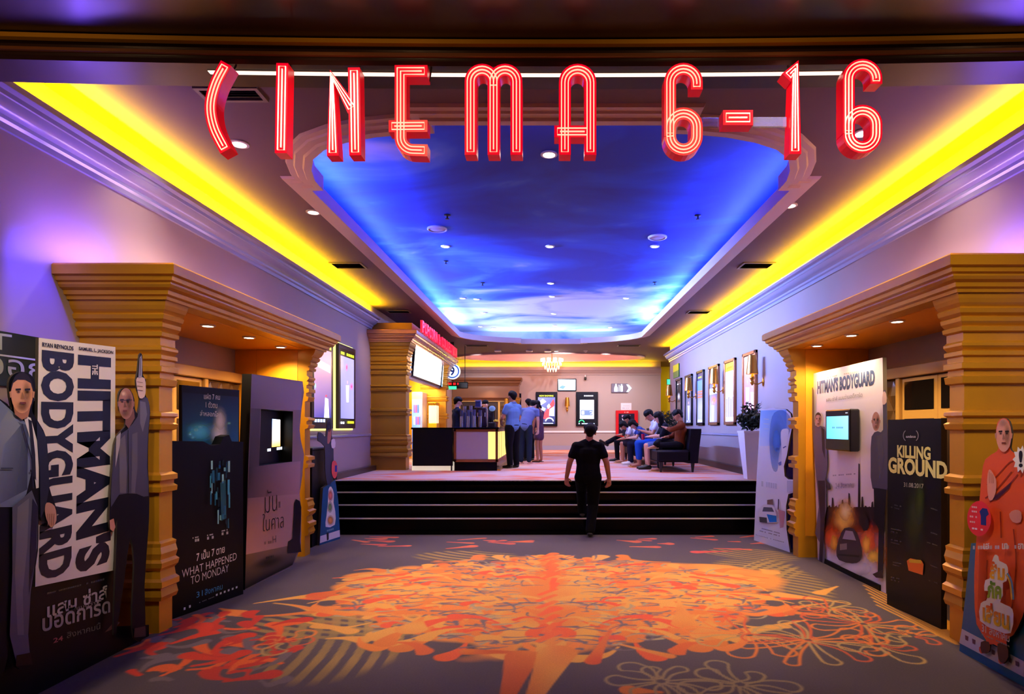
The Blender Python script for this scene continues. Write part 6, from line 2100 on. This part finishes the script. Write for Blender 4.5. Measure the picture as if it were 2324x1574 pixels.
def person(label, loc, yaw, pose, H=1.65, top=(30, 30, 34), bottom=(20, 20, 26), sleeve=.55, legs='long', skin=SKIN, shoes=M_SHOE, hair='short', group=None, voxel=.011, bulk=1.0, look=(0, 1, 0), shoe_kind='shoe', topname='shirt', over=None, collar=None):
    J = {**pose, **(over or {})}
    k = H / 1.7
    ca, sa = math.cos(yaw), math.sin(yaw)
    L0 = Vector(loc)

    def T(p):
        p = Vector(p) * k
        return Vector((p.x * ca - p.y * sa, p.x * sa + p.y * ca, p.z)) + L0

    def D(p):
        p = Vector(p)
        return Vector((p.x * ca - p.y * sa, p.x * sa + p.y * ca, p.z))
    right = D((1, 0, 0))
    Q = {n: T(p) for n, p in J.items() if not n.endswith('_')}
    t = thing('person', label, 'person', loc, group)
    lk = D(Vector(look).normalized())
    b = bulk * k

    def torso(mb, g=0.0):
        capsule(mb, Q['pel'] - (Q['wai'] - Q['pel']) * .15, Q['wai'], (.155 + g) * b, (.14 + g) * b, .72, right, 16)
        capsule(mb, Q['wai'], Q['che'], (.14 + g) * b, (.165 + g) * b, .68, right, 16)
        capsule(mb, Q['che'], Q['nek'] - (Q['nek'] - Q['che']) * .25, (.165 + g) * b, (.10 + g) * b, .66, right, 16)
        for s in ('sL', 'sR'):
            sh = Q[s] - Vector((0, 0, .02 * k))
            capsule(mb, Q['che'] * .5 + Q['nek'] * .5, sh, (.07 + g) * b, (.05 + g) * b)
            capsule(mb, Q['nek'] + (Q['hd'] - Q['nek']) * .08, sh, (.05 + g * .6) * b, (.036 + g * .6) * b)
    # ---- body
    mb = MB()
    torso(mb)
    capsule(mb, Q['nek'] - (Q['hd'] - Q['nek']) * .3, Q['hd'] - lk * .02 * k, .056 * b, .052 * k)
    hd = Q['hd']
    upv = (hd - Q['nek']).normalized()
    hup = (upv - lk * upv.dot(lk)).normalized()
    hr = lk.cross(hup)

    def HP(a, f, u):
        return hd + (hr * a + lk * f + hup * u) * k
    capsule(mb, HP(0, -.015, .03), HP(0, .0, .045), .088 * k, .086 * k)
    capsule(mb, HP(0, .02, .0), HP(0, .035, -.07), .075 * k, .045 * k, 1, right)
    capsule(mb, HP(0, .09, .01), HP(0, .112, -.025), .011 * k, .016 * k)
    for s in (-1, 1):
        capsule(mb, HP(s * .078, -.01, .02), HP(s * .082, -.015, -.02), .016 * k, .012 * k)
    for s in 'LR':
        capsule(mb, Q['s' + s] - Vector((0, 0, .025 * k)), Q['e' + s], .048 * b, .04 * b)
        capsule(mb, Q['e' + s], Q['w' + s], .041 * b, .028 * b)
        capsule(mb, Q['h' + s], Q['k' + s], .088 * b, .058 * b)
        capsule(mb, Q['k' + s], Q['a' + s] * .62 + Q['k' + s] * .38, .056 * b, .05 * b)
        capsule(mb, Q['a' + s] * .62 + Q['k' + s] * .38, Q['a' + s], .05 * b, .036 * b)
        capsule(mb, Q['a' + s] - Vector((0, 0, .03)), Q['t' + s], .036 * k, .028 * k, .8)
        fd = (Q['w' + s] - Q['e' + s]).normalized()
        if 'h' + s + '_' in J:
            fd = D(Vector(J['h' + s + '_']).normalized())
        sg = -1 if s == 'L' else 1
        inn = (right * -sg)
        pn = fd.cross(inn)
        if pn.length < .1:
            pn = fd.cross(Vector((0, 1, 0)))
        pn.normalize()
        ac = fd.cross(pn).normalized()          # across the knuckles
        W = Q['w' + s]
        capsule(mb, W, W + fd * .07 * k, .03 * k, .038 * k, .5, ac)
        curl = inn
        for i, (o_, l_) in enumerate(((-.03, .062), (-.01, .075), (.01, .07), (.029, .055))):
            a0 = W + fd * .085 * k + ac * o_ * k
            a1 = a0 + (fd * .9 + curl * .25).normalized() * l_ * .5 * k
            a2 = a1 + (fd * .65 + curl * .65).normalized() * l_ * .5 * k
            capsule(mb, a0, a1, .0098 * k, .009 * k, n=8)
            capsule(mb, a1, a2, .009 * k, .008 * k, n=8)
        th = W + fd * .03 * k - ac * .03 * k
        a1 = th + (fd * .6 - ac * .6 + curl * .3).normalized() * .035 * k
        capsule(mb, th, a1, .012 * k, .0105 * k, n=8)
        capsule(mb, a1, a1 + (fd * .9 + curl * .3).normalized() * .028 * k, .0105 * k, .009 * k, n=8)
    obj('body', melt(mb, voxel * .75, 2), skin, t, 180)
    for s in (-1, 1):
        obj('eye', MB().ellipsoid(HP(s * .033, .078, .02), .011 * k, .011 * k, .008 * k, 8, 6), M_EYE, t, 60)
    obj('mouth', MB().ellipsoid(HP(0, .078, -.062), .02 * k, .012 * k, .007 * k, 8, 6), M_LIP, t, 60)
    # ---- clothes
    mt = mat('cloth_%d_%d_%d' % top, C(*top), .85, noise=.12, nscale=14, spec=.12)
    mbm = mat('cloth_%d_%d_%d' % bottom, C(*bottom), .85, noise=.12, nscale=14, spec=.12)
    mb = MB()
    torso(mb, .014)
    for s in 'LR':
        if sleeve > 0:
            e = Q['s' + s].lerp(Q['e' + s], min(sleeve, 1))
            capsule(mb, Q['s' + s] - Vector((0, 0, .025 * k)), e, .062 * b, (.066 - .012 * min(sleeve, 1)) * b)
            if sleeve > 1:
                capsule(mb, Q['e' + s], Q['e' + s].lerp(Q['w' + s], sleeve - 1), .054 * b, .042 * b)
    if legs == 'dress':
        for s in 'LR':
            capsule(mb, Q['pel'], Q['h' + s].lerp(Q['k' + s], .55), .16 * b, .12 * b, .85, right)
    obj(topname, melt(mb, voxel, 3), mt, t, 180)
    if collar:
        obj('collar', MB().tube([Q['nek'] + D((.062 * math.cos(a), .055 * math.sin(a), .03 - .012 * math.sin(a))) * b for a in np.linspace(0, 6.283, 17)[:-1]], .014 * k, 6, closed=True), mat('cloth_%d_%d_%d' % collar, C(*collar), .8), t, 180)
    if legs != 'dress':
        mb = MB()
        capsule(mb, Q['pel'] + (Q['wai'] - Q['pel']) * .25, Q['pel'], .158 * b, .165 * b, .74, right, 16)
        f = {'long': 1.0, 'shorts': .0, 'cropped': .75}[legs]
        for s in 'LR':
            kn = Q['h' + s].lerp(Q['k' + s], 1 if f else .85)
            capsule(mb, Q['h' + s], kn, .105 * b, (.076 if f else .088) * b)
            if f:
                capsule(mb, Q['k' + s], Q['k' + s].lerp(Q['a' + s], f * .97), .075 * b, .062 * b)
        obj('trousers' if f else 'shorts', melt(mb, voxel, 3), mbm, t, 180)
    # ---- shoes
    for s in 'LR':
        mb = MB()
        A_, T_ = Q['a' + s], Q['t' + s]
        fw = (T_ - A_)
        if shoe_kind == 'shoe':
            capsule(mb, A_ - Vector((0, 0, .045 * k)) - fw * .18, T_ + fw * .12, .046 * k, .04 * k, .85)
            capsule(mb, A_ - Vector((0, 0, .01)), A_ + fw * .5 - Vector((0, 0, .02)), .044 * k, .04 * k)
            obj('shoe', melt(mb, .009, 2), shoes, t, 180)
        else:
            q = fw.cross(Vector((0, 0, 1))).normalized() if abs(fw.normalized().z) < .95 else right
            n_ = q.cross(fw).normalized()
            base = A_ - n_ * .0 - Vector((0, 0, .068 * k)) if abs(fw.normalized().z) < .6 else A_
            pts = [base - fw * .3 + q * .035 * k, base + fw * .4 + q * .04 * k, base + fw * 1.05 + q * .045 * k, base + fw * 1.35, base + fw * 1.05 - q * .045 * k, base + fw * .4 - q * .04 * k, base - fw * .3 - q * .035 * k]
            P_ = [p - Vector((0, 0, (p.z - base.z) * .6)) for p in pts]
            mb.prism([(p.x, p.y, base.z) for p in pts] if abs(fw.normalized().z) < .6 else pts, (0, 0, -.016) if abs(fw.normalized().z) < .6 else n_ * -.016)
            o = obj('sandal', mb, shoes, t)
    # ---- hair
    mb = MB()
    capsule(mb, HP(0, -.03, .045), HP(0, .005, .062), .096 * k, .09 * k)
    capsule(mb, HP(0, -.045, .0), HP(0, -.055, -.035), .075 * k, .05 * k, .9, hr)
    capsule(mb, HP(-.06, -.01, .07), HP(.06, -.01, .07), .05 * k, .05 * k)
    if hair == 'fringe' or hair == 'long':
        capsule(mb, HP(-.04, .06, .07), HP(.04, .06, .07), .035 * k, .035 * k)
    if hair == 'long':
        for a in (-.06, 0, .06):
            capsule(mb, HP(a, -.05, .0), hd + hr * a * 1.2 * k - lk * .085 * k + Vector((0, 0, -.30 * k)), .06 * k, .035 * k)
        for a in (-1, 1):
            capsule(mb, HP(a * .075, -.01, .02), hd + hr * a * .09 * k - lk * .03 * k + Vector((0, 0, -.2 * k)), .035 * k, .022 * k)
    if hair == 'bob':
        for a in (-.075, .075, 0):
            capsule(mb, HP(a, -.03 if a else -.06, .02), HP(a * 1.1, -.03 if a else -.06, -.09), .04 * k, .034 * k)
    if hair == 'bun':
        capsule(mb, HP(0, -.1, .06), HP(0, -.11, .07), .04 * k, .04 * k)
    obj('hair', melt(mb, .010, 2), M_HAIR, t, 180)
    return t, Q


# ---- the man about to climb the stairs
wx, wy = .56, 9.26
person('man in black shirt and trousers seen from behind, stepping onto the stairs', (wx, wy, 0), math.radians(-3), STAND, 1.69, (10, 9, 14), (6, 5, 8), .62, voxel=.009, bulk=1.14,
       over=dict(hL=(-.09, 0, .905), kL=(-.1, .3, .70), aL=(-.09, .34, .325), tL=(-.1, .52, .275), kR=(.075, .05, .49), aR=(.03, -.05, .09), tR=(.04, .12, .03), eL=(-.275, -.03, 1.13), wL=(-.325, .04, .90), eR=(.275, -.04, 1.13), wR=(.315, .02, .89), hd=(.03, .03, 1.575), nek=(.01, -.0, 1.42)))

# ---- queue at the counter
Z = PLAT
rad = math.radians
person('man in a light blue polo shirt and black trousers at the counter corner', (-.83, 13.45, Z), rad(48), STAND, 1.66, (98, 140, 205), (14, 13, 18), .55, bulk=1.12,
       over=dict(eL=(-.26, .05, 1.12), wL=(-.12, .26, 1.08), eR=(.25, .06, 1.12), wR=(.1, .27, 1.06)), collar=(98, 140, 205), topname='polo_shirt')
person('man in a grey-blue shirt leaning forward in the queue', (-.62, 15.0, Z), rad(-12), STAND, 1.66, (104, 122, 172), (30, 40, 58), .5, skin=SKINL, shoes=SKINL, shoe_kind='sandal',
       over=dict(wai=(.02, .04, 1.08), che=(.06, .14, 1.24), nek=(.09, .24, 1.37), hd=(.12, .34, 1.46), sL=(-.1, .17, 1.36), sR=(.26, .17, 1.34), eR=(.29, .14, 1.08), wR=(.28, .18, .86), eL=(-.16, .2, 1.1), wL=(-.1, .34, .95)), look=(.2, .8, -.5))
person('dark-haired person in black half hidden behind the leaning man', (-.58, 16.3, Z), rad(30), STAND, 1.62, (26, 24, 34), (12, 12, 16), 1.7, hair='fringe', skin=SKINL)
person('woman in a plum dress and sandals, head bowed, last in the queue', (-.30, 15.75, Z), rad(62), STAND, 1.58, (84, 60, 82), (70, 52, 70), .5, legs='dress', hair='bob', skin=SKIN, shoes=M_SHOE, shoe_kind='sandal', topname='dress', bulk=.95,
       over=dict(hd=(0, .06, 1.56), eL=(-.2, .04, 1.12), wL=(-.17, .1, .9), eR=(.2, .04, 1.12), wR=(.17, .1, .9)), look=(0, .85, -.5))
person('attendant with black hair and dark uniform behind the black counter panel', (-2.12, 13.95, Z), rad(-62), STAND, 1.56, (28, 34, 62), (16, 16, 22), 1.5, hair='fringe', skin=SKINL, topname='uniform',
       over=dict(eL=(-.21, .12, 1.14), wL=(-.12, .3, 1.1), eR=(.21, .12, 1.14), wR=(.12, .3, 1.1)), look=(0, .95, -.25))
person('attendant facing the queue behind the drinks dispenser', (-1.62, 15.2, Z), rad(-150), STAND, 1.54, (22, 20, 28), (16, 16, 22), 1.5, hair='short', skin=SKINL, topname='uniform',
       over=dict(eL=(-.21, .1, 1.12), wL=(-.14, .28, 1.08), eR=(.21, .1, 1.12), wR=(.14, .28, 1.08)))
t = thing('popcorn_bucket', 'yellow popcorn bucket at the counter corner in front of the man in light blue', 'popcorn', (-1.2, 13.05, 1.641))
x, y = -1.185, 13.22
obj('bucket', MB().lathe([(.045, 0), (.065, .12), (.06, .12)], 16, (x, y, 1.642)), mat('bucket_red', C(120, 60, 40), .5), t, 40)
mb = MB()
for i in range(22):
    a, r = rnd.uniform(0, 6.28), rnd.uniform(0, .05)
    mb.ellipsoid((x + r * math.cos(a), y + r * math.sin(a), 1.76 + rnd.uniform(0, .05) - r * .4), .018, .018, .016, 7, 5)
o = obj('popcorn', mb, mat('popcorn_yellow', C(236, 212, 60), .6), t, 60)
o['kind'] = 'stuff'

# ---- bench seats and the people waiting
M_PUR = mat('dark_plum_velvet', C(13, 8, 20), .55, spec=.15)


def bench(x0, y0, y1, label):
    t = thing('bench_seat', label, 'seat', (x0 + .4, (y0 + y1) / 2, Z), 'plum bench seats along the right wall')
    obj('seat', MB().bbox(x0, x0 + .68, y0, y1, Z + .2, Z + .44, .035), M_PUR, t, 40)
    mb = MB().loft([[(x0 + .60 + d, y0, z), (x0 + .80 + d * 1.1, y0, z), (x0 + .80 + d * 1.1, y1, z), (x0 + .60 + d, y1, z)] for z, d in ((Z + .18, 0), (Z + .45, .02), (Z + .8, .06), (Z + .86, .06))], caps=True)
    obj('backrest', mb, M_PUR, t)
    for xa in (x0 + .05, x0 + .68):
        for ya in (y0 + .06, y1 - .1):
            obj('leg', MB().loft([[(xa + e, ya + e, z), (xa + .07 - e, ya + e, z), (xa + .07 - e, ya + .07 - e, z), (xa + e, ya + .07 - e, z)] for z, e in ((Z, .018), (Z + .2, 0))], caps=True), M_SHOE, t)


bench(2.1, 12.15, 14.25, 'near dark plum bench seat with its end towards the stairs')
bench(1.98, 14.45, 17.0, 'far dark plum bench seat deeper in the foyer')
hy = rad(90)
# sitting height of the pose is .45 for H 1.7: pelvis of the pose is .54, so the seat top is reached when z = Z
person('person in a rust brown top with crossed legs at the near bench end', (2.62, 12.55, Z), hy, SIT, 1.66, (112, 52, 26), (18, 15, 22), 1.5, shoes=M_SOLE, shoe_kind='sandal', hair='short',
       over=dict(che=(0, -.03, .84), nek=(0, -.02, 1.0), hd=(.02, .03, 1.15), sL=(-.17, -.03, .97), sR=(.17, -.03, .97), eL=(-.24, .22, .86), wL=(-.05, .3, .9), eR=(.2, .1, .72), wR=(.05, .3, .7), kR=(.05, .42, .6), aR=(-.16, .52, .56), tR=(-.2, .68, .48)), look=(0, .9, -.4))
person('woman with long black hair and a black top, bare legs, on the near bench', (2.47, 13.12, Z), hy, SIT, 1.64, (26, 26, 38), (96, 120, 170), 1.0, legs='shorts', hair='long', skin=SKINL, shoes=M_SHOE, look=(0, .9, -.4), over=dict(hd=(0, .18, 1.13)))
_, QC = person('man in a white T-shirt and blue jeans looking down at his phone', (2.42, 13.9, Z), hy, SIT, 1.72, (206, 212, 236), (28, 82, 196), .5, legs='cropped', shoes=M_SOLE, shoe_kind='sandal', skin=SKIN, look=(0, .75, -.6),
               over=dict(hd=(0, .2, 1.14), nek=(0, .11, 1.0), wL=(-.05, .36, .8), wR=(.05, .36, .8)), collar=(24, 24, 40))
_, QD = person('girl with a black bob in a blue and white top bent over her phone', (2.3, 14.72, Z), hy, SIT, 1.58, (60, 84, 160), (24, 26, 48), .55, hair='bob', skin=SKINL, shoes=M_WHITE, look=(0, .6, -.8),
               over=dict(wai=(0, .04, .66), che=(0, .14, .82), nek=(0, .24, .95), hd=(0, .36, 1.03), sL=(-.17, .2, .93), sR=(.17, .2, .93), eL=(-.2, .3, .7), eR=(.2, .3, .7), wL=(-.05, .46, .68), wR=(.05, .46, .68)))
person('girl in a white T-shirt and shorts bent forward beside the fire hose cabinet', (2.2, 15.45, Z), hy, SIT, 1.58, (196, 204, 232), (40, 34, 46), .5, legs='shorts', hair='bob', skin=SKIN, shoes=M_SOLE, shoe_kind='sandal', look=(0, .55, -.8),
       over=dict(wai=(0, .05, .66), che=(0, .17, .8), nek=(0, .28, .93), hd=(0, .4, 1.0), sL=(-.17, .24, .91), sR=(.17, .24, .91), eL=(-.2, .32, .68), eR=(.2, .32, .68), wL=(-.06, .48, .64), wR=(.06, .48, .64)))
person('person in black with one leg crossed high, farthest on the bench', (2.15, 16.3, Z), hy, SIT, 1.62, (28, 26, 36), (14, 13, 18), 1.5, hair='short', skin=SKIN, over=dict(kR=(.06, .46, .62), aR=(-.1, .72, .5), tR=(-.14, .88, .56)), look=(0, .9, -.4))
for q, lab in ((QC, 'dark phone in the hands of the man in the white T-shirt'), (QD, 'dark phone held by the girl with the black bob')):
    p = (q['wL'] + q['wR']) / 2 + Vector((-.1, 0, .03))
    t = thing('phone', lab, 'phone', p, 'phones of the seated people')
    e = Vector((-.5, 0, .8)).normalized()
    f_ = Vector((.8, 0, .5)).normalized()
    c = [p + Vector((0, s * .035, 0)) + e * u for s, u in ((-1, -.06), (1, -.06), (1, .08), (-1, .08))]
    obj('case', MB().prism(c, -f_ * .009), M_FRB, t)
    c = [p + Vector((0, s * .031, 0)) + e * u + f_ * .001 for s, u in ((-1, -.055), (1, -.055), (1, .075), (-1, .075))]
    obj('screen', MB().flat(c), mat('phone_screen', C(190, 210, 255), .2, emit=(.6, .75, 1), estr=.8), t)
obj('drink_cup', MB().lathe([(.03, 0), (.042, .13), (.043, .135), (.036, .14)], 14, (2.06, 13.62, Z + .5)), mat('red_cup', C(216, 28, 72), .4), origin=(2.06, 13.62, Z + .5))
tag(bpy.data.objects['drink_cup'], 'pink-red drink cup on the lap of the man in the white T-shirt', 'cup')
bpy.data.objects['drink_cup'].location = (2.08, 13.9, Z + .6)

# ---- plants
M_POT = mat('white_planter', C(222, 215, 222), .35)
M_LEAF = mat('dark_leaf', C(20, 34, 16), .45, noise=.4, nscale=9)


def plant(x, y, label, hp=.98, r=.24, rl=.34):
    t = thing('potted_plant', label, 'plant', (x, y, Z), 'potted plants')
    obj('planter', MB().loft([[(x - w_, y - w_, z), (x + w_, y - w_, z), (x + w_, y + w_, z), (x - w_, y + w_, z)] for w_, z in ((r * .52, Z + .002), (r * .92, Z + hp - .03), (r * .96, Z + hp - .03), (r * .96, Z + hp), (r * .86, Z + hp), (r * .84, Z + hp - .05))], caps=True), M_POT, t)
    obj('stem', MB().tube([(x, y, Z + hp - .05), (x + .02, y, Z + hp + .3)], .02, 6), mat('plant_stem', C(60, 42, 28), .7), t)
    mb = MB()
    R = random.Random(int(x * 100))
    for i in range(620):
        a, b_, q = R.uniform(0, 6.283), R.uniform(-1, 1), R.random() ** .4
        c = Vector((x + rl * q * math.cos(a) * math.sqrt(1 - b_ * b_), y + rl * q * math.sin(a) * math.sqrt(1 - b_ * b_), Z + hp + .2 + rl * .75 * q * b_))
        d = Vector((R.gauss(0, 1), R.gauss(0, 1), R.gauss(.2, 1))).normalized()
        s = d.orthogonal().normalized()
        l = R.uniform(.05, .1)
        mb.add([c - d * l * .5, c + s * l * .28, c + d * l * .6, c - s * l * .28 + d.cross(s) * .008], [(0, 1, 2, 3)])
    for i in range(6):
        a = R.uniform(0, 6.283)
        d = Vector((math.cos(a) * .6, math.sin(a) * .6, 1)).normalized()
        c0 = Vector((x, y, Z + hp + .2))
        tip = c0 + d * (rl * 1.12)
        mb.tube([c0, tip], .006, 5)
        for k_ in range(5):
            c = c0.lerp(tip, .7 + .08 * k_)
            s = Vector((R.gauss(0, 1), R.gauss(0, 1), R.gauss(0, 1))).normalized()
            mb.add([c, c + s * .04 + d * .01, c + s * .07 + d * .04, c + d * .035], [(0, 1, 2, 3)])
    o = obj('foliage', mb, M_LEAF, t)


plant(3.47, 10.66, 'dark bush in a tall white planter at the right end of the stairs', .83, .2, .25)
plant(3.3, 17.6, 'dark bush in a planter behind the seated people', .8, .22, .34)
